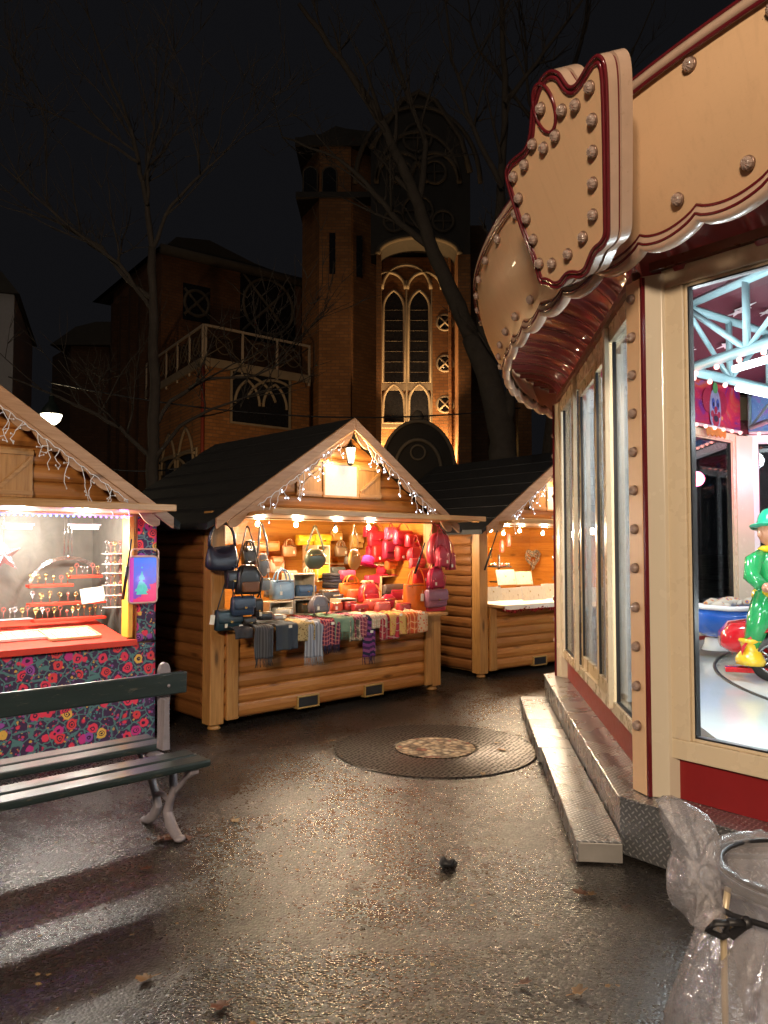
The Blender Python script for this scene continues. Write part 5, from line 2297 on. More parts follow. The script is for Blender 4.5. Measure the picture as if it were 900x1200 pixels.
# ------------------------------------------------------------------ rides on the turntable
p = on_z(893, 799, .56)
yaw = R(-18)
RF = frame(p.x + .46, p.y + .24, .56, yaw)
REDP = plain('red gloss ride paint', (.55, .012, .02), .15, var=.08, coat=.6)
rc = thing('ride_car', 'red fairground ride car with black tyres behind the carousel window', 'ride car', RF)
b = MB()
rows = []
for x, hw, z0, z1 in ((-.62, .16, .22, .34), (-.55, .24, .18, .42), (-.3, .28, .16, .46), (.1, .30, .16, .44), (.35, .29, .16, .56), (.8, .27, .16, .55), (1.1, .22, .18, .48), (1.18, .12, .24, .40)):
    rows.append([(x, q[0] * hw, (z0 + z1) / 2 + q[1] * (z1 - z0) / 2) for q in [(math.copysign(abs(math.cos(k * PI / 9)) ** .6, math.cos(k * PI / 9)), math.copysign(abs(math.sin(k * PI / 9)) ** .6, math.sin(k * PI / 9))) for k in range(18)]])
b.loft(rows)
b.build('body', REDP, rc)
for x, y in ((-.28, -.33), (.78, -.33), (-.28, .33), (.78, .33)):
    T = Matrix.Translation((x, y, .175)) @ Matrix.Rotation(PI / 2, 4, 'X')
    b = MB()
    b.lathe([(.115, -.055), (.16, -.055), (.175, -.035), (.175, .035), (.16, .055), (.115, .055)], 28, T, caps=False)
    wh = b.build('wheel', M['black'], rc)
    b = MB()
    b.lathe([(.118, -.045), (.118, .045)], 24, T, caps=False)
    for s in (-.046, .046):
        b.lathe([(.118, s), (.10, s), (.10, s * .9), (.118, s * .9)], 24, T, caps=False)
        for k in range(10):
            an = k * PI / 5
            b.tube([T @ Vector((.02 * math.cos(an), .02 * math.sin(an), s)), T @ Vector((.105 * math.cos(an), .105 * math.sin(an), s * .9))], .010, 5)
        b.ball((0, 0, s), .035, 10, 6, (1, 1, .4), T)
    b.build('rim', M['steel'], wh)
    b = MB()
    sg_ = 1 if y > 0 else -1
    pts = [(x + .225 * math.cos(a_), y, .18 + .225 * math.sin(a_)) for a_ in [PI * (1.08 - 1.16 * k / 14) for k in range(15)]]
    b.loft([[(q[0] + dx_, q[1] + dy_, q[2] + dz_) for dx_, dy_, dz_ in ((0, -.075, -.02), (0, -.07, .012), (0, 0, .03), (0, .07, .012), (0, .075, -.02), (0, 0, .005))] for q in pts])
    b.build('fender', REDP, rc)
b = MB()
b.box(-.62, -.18, -.37, -.27, .06, .10)
b.box(-.1, .55, -.40, -.27, .14, .17)
b.build('running_board', REDP, rc, bevel=.01)
b = MB()
b.box(-.12, .02, -.24, .24, .42, .74)
b.build('seat', REDP, rc, bevel=.04)

# figure in green on the side of the car
GF = frame(*on_y(907, 752, RF.translation.y - .12), R(10))
GF.translation.z = .56 + .13
hfig = (on_y(890, 597, GF.translation.y).z - GF.translation.z)
k_ = hfig / 1.05
fg = thing('ride_figure', 'glossy painted figure in green suit, yellow boots and green hat', 'figurine', GF @ Matrix.Scale(k_, 4), None)
GRN = plain('glossy green figure paint', (.02, .30, .09), .15, var=.15, coat=.6)
YLW = plain('glossy yellow figure paint', (.72, .47, .02), .15, var=.1, coat=.6)
SKIN = plain('glossy skin figure paint', (.50, .24, .15), .25, coat=.4)
GRN2 = plain('teal green hat paint', (.02, .38, .22), .15, coat=.6)
b = MB()                                              # the body: head, neck, trunk, arms
b.loft([ring(z, hw, hd, 2.3, 16, cx) for z, hw, hd, cx in ((.40, .10, .08, .02), (.46, .125, .10, .02), (.54, .12, .10, .02), (.66, .135, .105, .02), (.74, .11, .08, .02), (.775, .05, .05, .02), (.80, .045, .045, .02), (.82, .07, .07, .01), (.87, .088, .085, .0), (.92, .085, .085, .0), (.97, .06, .06, .0), (.985, .02, .02, .0))])
b.ball((-.01, -.09, .875), .020, 8, 6)
b.ball((-.035, -.082, .90), .012, 6, 4)
b.ball((.035, -.082, .90), .012, 6, 4)
b.ball((.09, 0, .88), .022, 6, 5, (.5, 1, 1.2))
b.ball((-.09, 0, .88), .022, 6, 5, (.5, 1, 1.2))
for s in (-1, 1):
    hx = -.16 if s < 0 else .20
    c = Vector((s * .19 + .02, -.17, .52))
    b.ball(c, .035, 8, 6)
    for f_ in range(4):
        b.tube([c + Vector((.015 * (f_ - 1.5), -.02, 0)), c + Vector((.017 * (f_ - 1.5), -.055, -.012)), c + Vector((.014 * (f_ - 1.5), -.06, -.04))], .010, 6)
    b.tube([c + Vector((-s * .03, -.01, .01)), c + Vector((-s * .045, -.04, .01))], .011, 6)
b.build('body', SKIN, fg)
b = MB()
b.loft([ring(z, hw, hd, 2.3, 16, .02) for z, hw, hd in ((.44, .150, .125), (.47, .143, .118), (.54, .132, .110), (.66, .148, .118), (.735, .125, .092), (.772, .06, .058))])
for s in (-1, 1):
    b.tube([(s * .10 + .02, 0, .73), (s * .17 + .02, -.01, .69), (s * .215 + .02, -.05, .59), (s * .20 + .02, -.13, .53)], [.052, .058, .052, .042], 10)
crumple(b, .006, 14, 3)
b.build('jacket', GRN, fg)
b = MB()
b.loft([ring(z, hw, hd, 2.3, 16, .02) for z, hw, hd in ((.445, .155, .130), (.452, .158, .133), (.492, .146, .122), (.498, .142, .118))])
b.build('belt', YLW, fg)
b = MB()
for pts in (((-.05, 0, .45), (-.15, -.06, .30), (-.19, -.02, .10)), ((.09, 0, .45), (.13, -.12, .36), (.15, -.10, .14))):
    b.tube(pts, [.088, .080, .058], 12)
b.ball((.02, 0, .44), .12, 12, 8, (1.1, .9, .7))
crumple(b, .008, 12, 5)
b.build('trousers', GRN, fg)
for x0, y0 in ((-.19, -.02), (.15, -.10)):
    z_ = .0 if x0 < 0 else .04
    b = MB()
    b.loft([ring(z_ + z, hw, hd, 2.4, 14, x0 + cx, y0 + cy) for z, hw, hd, cx, cy in ((0, .075, .105, -.03, -.03), (.03, .08, .11, -.03, -.03), (.06, .07, .09, -.02, -.015), (.09, .055, .06, 0, 0), (.14, .065, .065, 0, 0), (.155, .078, .078, 0, 0), (.17, .07, .07, 0, 0))])
    b.build('boot', YLW, fg)
b = MB()
b.lathe([(.04, .752), (.10, .755), (.115, .775), (.09, .80), (.05, .80)], 16, Matrix.Translation((.02, -.005, .0)))
b.tube([(.0, -.09, .775), (-.03, -.125, .74), (-.05, -.13, .68)], [.022, .028, .012], 8, flat=.5)
b.tube([(.02, -.09, .775), (.06, -.125, .735), (.085, -.125, .69)], [.022, .028, .012], 8, flat=.5)
b.build('neckerchief', YLW, fg)
b = MB()
T = Matrix.Translation((0, 0, .945)) @ Matrix.Rotation(R(-8), 4, 'X') @ Matrix.Rotation(R(10), 4, 'Y')
b.lathe([(.135, -.028), (.14, -.02), (.10, .0), (.092, .02), (.085, .06), (.06, .10), (.02, .115), (.003, .117)], 20, T)
b.build('hat', GRN2, fg)

# blue boat behind
p = on_y(842, 752, 7.35)
BF = frame(p.x - .02, p.y, .62, R(30)) @ Matrix.Scale(.84, 4)
bt_ = thing('ride_boat', 'blue and white ride boat heaped with small things behind the green figure', 'ride boat', BF)
b = MB()
rows = []
for x, hw, zb, zt_ in ((-.45, .03, .38, .50), (-.36, .16, .26, .49), (-.15, .26, .16, .47), (.15, .29, .12, .46), (.45, .27, .12, .47), (.62, .22, .16, .48)):
    rows.append([(x, s * hw * w_, zb + (zt_ - zb) * h_) for s, w_, h_ in ((-1, 1, 1), (-1, .95, .6), (-1, .7, .2), (-1, .2, 0), (1, .2, 0), (1, .7, .2), (1, .95, .6), (1, 1, 1), (1, .8, .85), (-1, .8, .85))])
b.loft(rows)
b.build('hull', plain('blue gloss boat paint', (.02, .12, .55), .15, var=.3, coat=.6), bt_)
b = MB()
for s in (-1, 1):
    b.tube([(x, s * hw, z) for x, hw, z in ((-.46, .03, .51), (-.36, .17, .50), (-.15, .27, .48), (.15, .30, .47), (.45, .28, .48), (.62, .23, .49))], .028, 8)
b.build('gunwale', M['alu_white'], bt_)
b = MB()
r = random.Random(2)
for k in range(14):
    b.ball((r.uniform(-.2, .5), r.uniform(-.16, .16), .48 + r.uniform(0, .06)), r.uniform(.05, .09), 8, 6, (1.3, 1, .6))
crumple(b, .02, 9, 2)
b.build('heap', spots('printed heap', (.5, .45, .38), (.6, .25, .05), (.12, .1, .3), 14), bt_)
b = MB()
b.lathe([(.16, 0), (.13, .06), (.12, .13)], 14)
b.build('pedestal', M['alu_white'], bt_)
# ------------------------------------------------------------------ bench
BF = frame(-1.243, 4.379, 0, TH2)
bench = thing('park_bench', 'dark green slatted double bench on lilac grey cast iron legs', 'bench', BF)
LB, OV = 1.85, .085
b = MB()
for y0, y1 in ((-.385, -.255), (-.235, -.105), (.105, .235), (.255, .385)):
    b.box(-LB - OV, OV, y0, y1, .425, .465)
b.build('seat', M['slat'], bench, bevel=.012)
b = MB()
b.box(-LB - OV, OV + .03, -.055, -.017, .768, .888)
b.build('backrest', M['slat'], bench, bevel=.008)
for x in (0, -LB):
    T = Matrix.Translation((x, 0, 0))
    b = MB()
    # upright with a rounded head, straddling the back board
    b.prism([(-.028, .47), (.028, .47), (.030, .70), (.036, .80), (.034, .90), (.022, .935), (0, .945), (-.022, .935), (-.034, .90), (-.036, .80), (-.030, .70)], -.013, .020, T)
    b.prism([(-.022, .46), (.022, .46), (.017, .60), (.014, .74), (-.014, .74), (-.017, .60)], -.040, .040, T)
    b.ball((0, -.058, .82), .010, 8, 6, M=T)
    b.box(-.025, .025, -.36, .36, .395, .424, T)
    # scrolled feet
    for s in (-1, 1):
        pts = [(0, s * .05, .40), (0, s * .115, .34), (0, s * .135, .26), (0, s * .085, .19), (0, s * .06, .13), (0, s * .10, .07), (0, s * .16, .03), (0, s * .20, .018)]
        b.tube(pts, [.027, .025, .024, .023, .027, .031, .029, .022], 10, M=T)
        pts = [(0, s * .34, .40), (0, s * .28, .37), (0, s * .20, .30), (0, s * .13, .24)]
        b.tube(pts, [.018, .018, .017, .012], 8, M=T)
        b.ball((0, s * .20, .02), .028, 10, 6, (1.2, 1.2, .7), M=T)
    b.tube([(0, -.09, .19), (0, 0, .21), (0, .09, .19)], .016, 8, M=T)
    b.build('leg', M['iron'], bench, bevel=.003)

# ------------------------------------------------------------------ tree grate
gc = on_z(510, 880, 0)
GCX, GCY = .405, 6.16


def grate_mat():
    t = NT('cast iron grate')
    v = t.coord((1, 1, 1), (0, 0, R(28)))
    d = t.voro(v, 29, 'F1', 'Distance', .35)
    hole = t.ramp(d, [(.30, 1.0), (.36, 0.0)])
    n = t.noise(t.coord(), 8, 5)
    c = t.mix(n, (.030, .026, .024), (.065, .055, .046))
    c = t.mix(hole, c, (.004, .004, .004))
    t.p(c, t.math('ADD', .32, t.math('MULTIPLY', hole, .6)), t.math('MULTIPLY', t.math('SUBTRACT', 1, hole), .7))
    t.bump(hole, .9, -.02)
    return t.m


root = thing('tree_grate', 'round perforated iron tree grate set in the asphalt', 'tree grate', frame(GCX, GCY, 0, 0))
b = MB()
b.lathe([(.32, .002), (.32, .005), (.335, .008), (.35, .005), (.765, .005), (.78, .008), (.80, .007), (.80, .002)], 72, caps=False)
b.build('grate', grate_mat(), root)
b = MB()


def soil(u, v):
    a, r_ = u * 2 * PI, .315 * (1 - v)
    return Vector((r_ * math.cos(a), r_ * math.sin(a), .010 + .018 * noise.noise(Vector((r_ * math.cos(a) * 9, r_ * math.sin(a) * 9, 1))) * (1 - (1 - v) ** 4) + .012 * v))


b.grid(soil, 40, 12)


def soil_mat():
    t = NT('soil with dead leaves')
    v = t.coord()
    d = t.voro(v, 22)
    cc = t.n('ShaderNodeSeparateColor')
    t.t.links.new(t.voro(v, 22, 'F1', 'Color'), cc.inputs[0])
    c = t.ramp(cc.outputs[0], [(0, (.20, .14, .09)), (.2, (.42, .32, .21)), (.55, (.55, .45, .32)), (.8, (.58, .43, .27)), (.94, (.30, .11, .07))], True)
    c = t.mix(t.ramp(d, [(.3, 0.0), (.7, .7)]), c, (.03, .02, .012))
    t.p(c, .8)
    t.bump(d, .8, -.02)
    return t.m


M['soil'] = soil_mat()
b.build('soil', M['soil'], root)

# ------------------------------------------------------------------ litter
def leaf_mat(c):
    return plain('dead leaf', c, .6, var=.4, scale=40)


LM = [leaf_mat((.10, .035, .015)), leaf_mat((.17, .09, .03)), leaf_mat((.30, .20, .10)), leaf_mat((.06, .03, .015))]


def leaf(px, py, size, lab, mi, seed):
    p = on_z(px, py, .004)
    r = random.Random(seed)
    pts = []
    n = 18
    for k in range(n):
        a = 2 * PI * k / n
        rr = size * (1 if k % 3 else .62) * (1 + .5 * math.cos(a)) * .7
        pts.append((rr * math.cos(a), rr * math.sin(a) * .75))
    b = MB()
    vs = [(x, y, .003 + abs(y) * r.uniform(.1, .5) + size * .15 * (x / size) ** 2) for x, y in pts] + [(0, 0, .003)]
    b.add(vs, [(i, (i + 1) % n, n) for i in range(n)], True)
    b.tube([(-size * .3, 0, .004), (-size * 1.1, size * .1, .006)], .0015, 4)
    o = b.build('leaf', LM[mi], solid=.0012)
    o.matrix_world = Matrix.Translation(p) @ Matrix.Rotation(r.uniform(0, 6.28), 4, 'Z')
    tag(o, lab, 'leaf', 'dead leaves on the asphalt')


for i, (px, py, s, mi, lb) in enumerate(((173, 1147, .045, 1, 'yellowish brown leaf on the dark asphalt at lower left'), (262, 1178, .05, 0, 'reddish leaf near the bottom edge, left of centre'),
        (275, 962, .05, 2, 'pale leaf lying right of the bench leg'), (427, 1083, .03, 3, 'small dark curled leaf in mid foreground'), (418, 1043, .022, 3, 'tiny dark leaf above the curled one in mid foreground'),
        (613, 1153, .035, 0, 'reddish leaf flat on the asphalt at lower right of centre'), (676, 1164, .045, 1, 'torn brown leaf near the blue reflection'), (683, 1047, .05, 0, 'reddish leaf pair in front of the lower step'),
        (692, 1049, .03, 1, 'small brown leaf touching the reddish leaf by the step'), (590, 880, .05, 1, 'orange brown leaf on the right of the tree grate'), (583, 871, .03, 2, 'pale leaf on the far right of the tree grate'),
        (388, 869, .05, 1, 'ochre leaf just left of the tree grate'), (566, 908, .035, 2, 'pale leaf on the near edge of the tree grate'), (774, 1010, .03, 2, 'pale leaf below the platform corner'), (169, 1018, .04, 0, 'reddish leaf on the dark patch left of the bench leg'))):
    leaf(px, py, s, lb, mi, 40 + i)
# crumpled black glove-like rag
p = on_z(524, 1016, .0)
b = MB()
b.ball((0, 0, .02), .034, 14, 10, (1.2, 1, .62))
b.ball((.035, .02, .015), .02, 8, 6, (1.2, 1, .6))
crumple(b, .02, 34, 2)
o = b.build('rag', M['black'])
o.matrix_world = Matrix.Translation(p)
tag(o, 'crumpled black rag lying alone on the wet asphalt', 'rag')
# rusty heap of leaf debris at the foot of the bench
p = on_z(205, 984, .0)
b = MB()
r = random.Random(4)
for k in range(46):
    a, d = r.uniform(0, 6.28), abs(r.gauss(0, .075))
    c = Vector((d * math.cos(a) * 1.5, d * math.sin(a) * .7, .006))
    s = r.uniform(.008, .022)
    t_ = r.uniform(0, 6.28)
    b.add([c + Vector((s * math.cos(t_ + q), s * math.sin(t_ + q), r.uniform(0, .012))) for q in (0, 1.7, 3.2, 4.6)], [(0, 1, 2, 3)])
o = b.build('leaf_litter', LM[0], solid=.001)
o.matrix_world = Matrix.Translation(p)
tag(o, 'small reddish brown heap of leaf bits at the bench foot', 'leaf litter', None, 'stuff')

# ------------------------------------------------------------------ bin: ring on a thin frame with a clear bag
BX, BY, BZ, BR = 1.03, 1.90, .80, .215
binr = thing('litter_bin', 'hoop litter bin with black cord and crumpled clear plastic bag', 'litter bin', frame(BX, BY, 0, 0))
b = MB()
b.tube([(BR * math.cos(k * PI / 24), BR * math.sin(k * PI / 24), BZ) for k in range(48)], .012, 8, closed=True)
b.tube([((BR - .02) * math.cos(k * PI / 24), (BR - .02) * math.sin(k * PI / 24), BZ + .012) for k in range(48)], .006, 6, closed=True)
b.build('hoop', M['darkmetal'], binr)
M['cream_rod'] = plain('cream painted rod', (.42, .34, .22), .35, .2)
for a in (195, 300, 60):
    q = Vector((math.cos(R(a)), math.sin(R(a)), 0))
    b = MB()
    b.tube([q * (BR + .015) + Vector((0, 0, BZ)), q * (BR + .03) + Vector((0, 0, BZ - .08)), q * (BR + .03) + Vector((0, 0, .02)), q * (BR + .0) + Vector((0, 0, .008))], .008, 8)
    b.build('leg', M['cream_rod'], binr)
b = MB()
b.tube([(-.17, -.20, .52), (-.175, -.205, .60), (-.165, -.21, .632), (-.12, -.225, .64), (.02, -.25, .64), (.08, -.25, .62), (.08, -.25, .5)], .009, 8)
b.build('guard_loop', M['cream_rod'], binr)


def bagf(u, v):
    a = u * 2 * PI
    pl = math.sin(a * 17 + 1.5 * math.sin(a * 3)) * .5 + math.sin(a * 31 + 2) * .3
    z = BZ + .01 - (BZ - .05) * v
    prof = BR + .008 - .03 * math.sin(PI * min(1, v / .22)) * (v < .22) + .11 * max(0, min(1, (v - .12) / .45)) ** 1.1
    rr = prof + .012 * pl * min(1, v * 4) * (1 - .2 * v) + .02 * noise.noise(Vector((math.cos(a) * 3, math.sin(a) * 3, z * 5))) * min(1, v * 5)
    return Vector((rr * math.cos(a), rr * math.sin(a), z))


b = MB()
b.grid(bagf, 150, 30)
b.build('bag', M['film'], binr)
b = MB()                                              # rolled collar over the hoop, hanging a little inside


def collar(u, v):
    a = u * 2 * PI
    t_ = v * PI * 1.5 - .4
    rr = .026 + .008 * noise.noise(Vector((math.cos(a) * 9, math.sin(a) * 9, v * 4)))
    return Vector(((BR + rr * math.cos(t_)) * math.cos(a), (BR + rr * math.cos(t_)) * math.sin(a), BZ + .004 + rr * math.sin(t_)))


b.grid(collar, 110, 12)


def inner(u, v):
    a = u * 2 * PI
    rr = BR - .03 - .03 * v + .014 * noise.noise(Vector((math.cos(a) * 6, math.sin(a) * 6, v * 5)))
    return Vector((rr * math.cos(a), rr * math.sin(a), BZ + .01 - .34 * v))


b.grid(inner, 90, 12)
b.grid(lambda u, v: Vector(((BR - .06) * (1 - v) * math.cos(-u * 2 * PI), (BR - .06) * (1 - v) * math.sin(-u * 2 * PI), BZ - .33 + .03 * noise.noise(Vector((u * 9, v * 5, 0))))), 40, 8)
b.build('bag_lining', M['film'], binr)
# black elastic cord with a bow
b = MB()
b.tube([((BR + .030) * math.cos(k * PI / 24), (BR + .030) * math.sin(k * PI / 24), BZ - .045 + .006 * math.sin(k * .9)) for k in range(48)], .0075, 6, closed=True)
an = R(212)
c = Vector(((BR + .038) * math.cos(an), (BR + .038) * math.sin(an), BZ - .045))
tv = Vector((-math.sin(an), math.cos(an), 0))
ov = Vector((math.cos(an), math.sin(an), 0))
b.ball(c, .014, 8, 6)
for s, L in ((1, .075), (-1, .035)):
    b.tube([c + tv * 0 + ov * .005 + Vector((0, 0, .0)), c + ov * (.02 + L * .3) - Vector((L * .6, 0, -.01)), c + ov * .02 - Vector((L, 0, .012)), c + ov * .02 - Vector((L * .6, 0, .026)), c + Vector((0, 0, -.006))], .008, 6)
b.build('cord', M['black'], binr)
b = MB()
b.tube([c + ov * .02 + tv * (-.045) + Vector((.015 * math.cos(k * PI / 8), -.004, .015 * math.sin(k * PI / 8) - .02)) for k in range(16)], .0028, 5, closed=True)
b.build('split_ring', M['brass'], binr)
# the surplus of the bag, blown up on the left
IB = Matrix.Translation((-BX, -BY, 0))
fl = [(768, 936), (776, 931), (786, 932), (800, 938), (815, 946), (827, 955), (837, 966), (843, 980), (843, 1000), (842, 1030), (846, 1060), (852, 1082), (860, 1100), (842, 1097), (824, 1093), (808, 1086), (799, 1073), (788, 1060), (781, 1045), (781, 1028), (787, 1010), (790, 1000), (785, 985), (777, 960)]
P3 = []
for i, (x, y) in enumerate(fl):
    d = 1.86 if x < 800 else 1.80
    P3.append(on_y(x, y, d))
cen = sum(P3, Vector()) / len(P3)
for sgn in (-1, 1):
    pass
b = MB()


def flap(sgn):
    def f(u, v):
        k = u * len(P3)
        i = int(k) % len(P3)
        p = P3[i].lerp(P3[(i + 1) % len(P3)], k - int(k))
        s_ = 1 - v * .985
        rad = Vector((math.cos(-u * 2 * PI + 2.2) * .05, 0, math.sin(-u * 2 * PI + 2.2) * .09))
        q = cen + (rad.lerp(p - cen, s_ ** 1.3)) * s_
        puff = .045 * math.sqrt(max(0, 1 - s_ * s_))
        n = Vector((q.x * 13, q.z * 9, sgn * 3))
        cr = .020 * abs(noise.noise(n)) + .016 * abs(noise.noise(n * 2.3)) + .008 * abs(noise.noise(n * 5))
        return q + Vector((.008 * noise.noise(n * 1.7), sgn * (puff + cr * (1 - s_ ** 6)), .006 * noise.noise(n * 2.1)))
    return f


b.grid(flap(-1), 192, 44)
b.grid(flap(1), 192, 44)
b.v = [IB @ p for p in b.v]
b.build('loose_plastic', M['film'], binr)

# crumbs of leaves and grit trodden all over the ground
b = MB()
r = random.Random(77)
for k in range(260):
    y = 2.0 + 7.5 * r.random() ** 1.6
    x = r.uniform(-.52, .42) * y
    if math.hypot(x - CX, y - CY) < 5.15:
        continue
    s_ = r.uniform(.003, .014)
    c = Vector((x, y, .003))
    t_ = r.uniform(0, 6.28)
    b.add([c + Vector((s_ * r.uniform(.6, 1.2) * math.cos(t_ + q), s_ * r.uniform(.4, 1) * math.sin(t_ + q), r.uniform(0, .006))) for q in (0, 1.3, 2.6, 3.9, 5.1)], [(0, 1, 2, 3, 4)], False, None, k % 3)
o = b.build('leaf_crumbs', [LM[3], LM[1], LM[2]], solid=.001)
tag(o, 'tiny leaf crumbs and grit scattered over the wet asphalt', 'litter', None, 'stuff')
# ------------------------------------------------------------------ ground, sky
b = MB()
n = 60
b.grid(lambda u, v: Vector((-90 + 180 * u, -40 + 180 * v, 0)), 4, 4)
o = b.build('asphalt_ground', M['asphalt'])
tag(o, None, None, None, 'structure')

# ------------------------------------------------------------------ church
YC = 40.0
K = YC / 900


def wx(px, y=YC):
    return on_y(px, 600, y).x


def wz(py, y=YC):
    return on_y(450, py, y).z


church = thing('church', 'dark brick church with a floodlit tall arched window and square tower', 'church', frame(0, 0, 0, 0))


def cbox(name, mat, x0, x1, y0, y1, z0, z1, parent=church, bevel=0):
    b = MB()
    b.box(x0, x1, y0, y1, z0, z1)
    return b.build(name, M[mat], parent, bevel=bevel)


# tower
x0, x1 = wx(347), wx(441)
zt = wz(172)
b = MB()
b.vprism([(x0, YC + 2.4), (x0 + 1.1, YC + .2), (x0 + 1.15, YC), (x1 - 1.35, YC), (x1 - 1.3, YC + .2), (x1, YC + 1.3), (x1, YC + 7), (x0, YC + 7)], 0, zt)
tw = b.build('tower', M['brick'], church)
b = MB()
for z, d, h in ((wz(232), .10, .3), (zt, .14, .45)):
    b.box(x0 - d, x1 + d, YC - d, YC + 7, z, z + h)
b.build('cornice', M['darkstone'], tw)
b = MB()
b.prism([(x0 - .2, zt + .5), (x0 + .5, zt + .75), (x0 + 1.2, zt + .8), (x0 + 2.0, zt + 1.25), (x0 + 2.6, zt + 1.1), (x0 + 3.4, zt + 1.0), (x1 + .2, zt + .9), (x1 + .2, zt + .5)], YC + .2, YC + 6.5)
b.build('tower_roof', M['darkstone'], tw)


def arch_poly(cx, z0, w, zs, pointed=True, n=10):
    """door-like outline: straight to the spring line zs, then a pointed or round head"""
    h = w / 2
    out = [(cx - h, z0), (cx - h, zs)]
    if pointed:
        for k in range(1, n + 1):
            a = PI - (PI / 3) * k / n
            out.append((cx + h + w * math.cos(a), zs + w * math.sin(a)))
        for k in range(n - 1, -1, -1):
            a = (PI / 3) * k / n
            out.append((cx - h + w * math.cos(a), zs + w * math.sin(a)))
    else:
        for k in range(1, n * 2):
            a = PI - PI * k / (n * 2)
            out.append((cx + h * math.cos(a), zs + h * math.sin(a)))
        out.append((cx + h, zs))
    out.append((cx + h, z0))
    return out


def lancet(parent, cx, z0, w, zs, y, F=None, pointed=True, bars=0, fr=.14, name='window', glass='darkglass'):
    mt = 'stone_dim' if name == 'belfry_opening' else 'stone'
    p = arch_poly(cx, z0, w, zs, pointed)
    b = MB()
    b.tube([(q[0], y, q[1]) for q in p], fr, 6, closed=True)
    for k in range(bars):
        z = z0 + (zs + w * .4 - z0) * (k + 1) / (bars + 1)
        b.tube([(cx - w / 2, y, z), (cx + w / 2, y, z)], fr * .4, 4)
    o = b.build(name, M[mt], parent, M=F)
    b = MB()
    b.prism(p, y - .03, y + .03)
    b.build('pane', M[glass], o)
    return o


for px in (362, 385, 421):
    lancet(tw, wx(px), wz(226), .75, wz(204), (YC - .03) if px != 421 else YC + .9, None, False, 0, .05, 'belfry_opening', 'darkglass')
for px in (388.5, 420.5):
    b = MB()
    yy = YC - .012 if px < 400 else YC + .35
    b.box(wx(px) - .16, wx(px) + .16, yy, yy + .4, wz(321), wz(273))
    b.build('slit_window', M['darkglass'], tw)

# facade: recess between jambs, with a high gable of interlaced arches
xl, xr = wx(441), wx(541)
YB = YC + 1.9                                         # window wall at the back of the recess
b = MB()
b.box(xl, xr, YB, YB + .5, 0, wz(286))
fac = b.build('window_wall', M['brick'], church)
cbox('jamb', 'brick', xl, xl + .26, YC - .2, YB - .002, 0, wz(290), fac)
cbox('jamb', 'brick', xr - .16, xr + .5, YC - .2, YB - .002, 0, wz(215), fac)
za = wz(300)
hw = (xr - xl) / 2
xm = (xl + xr) / 2
b = MB()
pts_o, pts_i = [], []
for k in range(25):
    a = PI * k / 24
    pts_i.append((xm + hw * math.cos(a) * .97, za + hw * .42 * math.sin(a)))

top = [(xl - .3, za), (xl - .3, wz(178)), (xl + .5, wz(150)), (xm - .9, wz(122)), (xm, wz(112)), (xm + .9, wz(122)), (xr, wz(165)), (xr + .5, wz(205)), (xr + .5, za)]
b.prism(top + [(q[0], q[1]) for q in pts_i], YC - .25, YB + 6)
gb = b.build('gable', M['darkstone'], church)
# pale ribs over the gable: interlaced arches
b = MB()
for cxp, r_ in ((490, 2.2), (470, 1.3), (510, 1.3), (490, 3.3)):
    cx = wx(cxp)
    b.tube([(cx + r_ * math.cos(a_), YC - .32, wz(205) + r_ * 1.25 * math.sin(a_) - .6) for a_ in [PI * k / 20 for k in range(21)]], .13, 6)
b.tube([(q[0], YC - .3, q[1]) for q in top[1:8]], .16, 6)
b.tube([(q[0], YC - .3, q[1]) for q in pts_i], .16, 6)
b.build('tracery', M['stone_dim'], gb)
for cxp, zz, rr in ((490, 165, .75), (470, 205, .6), (510, 205, .6), (462, 262, .55), (520, 262, .55), (490, 250, .8)):
    b = MB()
    b.tube([(wx(cxp) + rr * math.cos(k * PI / 10), YC - .3, wz(zz) + rr * math.sin(k * PI / 10)) for k in range(20)], .09, 6, closed=True)
    b.tube([(wx(cxp) - rr, YC - .3, wz(zz)), (wx(cxp) + rr, YC - .3, wz(zz))], .06, 4)
    b.tube([(wx(cxp), YC - .3, wz(zz) - rr), (wx(cxp), YC - .3, wz(zz) + rr)], .06, 4)
    b.build('roundel', M['stone_dim'], gb)
# twin lancets and what is below them
sx = YB / YC
w2 = lambda px: wx(px, YB)
z2 = lambda py: wz(py, YB)
for a, c in ((449, 474), (479, 504)):
    lancet(fac, (w2(a) + w2(c)) / 2, z2(449), w2(c) - w2(a), z2(362), YB - .10, None, True, 7, .10)
    lancet(fac, (w2(a) + w2(c)) / 2, z2(496), w2(c) - w2(a), z2(472), YB - .10, None, True, 0, .10, 'low_window', 'pinkish_glass' if 'pinkish_glass' in M else 'darkglass')
b = MB()
b.box(w2(475.5), w2(477.5), YB - .22, YB - .002, z2(496), z2(330))
b.box(w2(446), w2(447.5), YB - .18, YB - .002, z2(520), z2(340))
b.box(w2(505.5), w2(507), YB - .18, YB - .002, z2(520), z2(330))
b.box(w2(447.5), w2(505.5), YB - .16, YB - .012, z2(458), z2(450))
b.box(w2(447.5), w2(505.5), YB - .16, YB - .012, z2(502), z2(497))
b.build('mullion', M['stone'], fac)
b = MB()
cx, cz = w2(476.5), z2(340)
for r_, dx in ((1.35, 0), (.95, -1.0), (.95, 1.0)):
    b.tube([(cx + dx + r_ * math.cos(a_), YB - .16, cz + r_ * math.sin(a_)) for a_ in [PI * k / 14 for k in range(15)]], .10, 6)
b.build('tracery', M['stone'], fac)
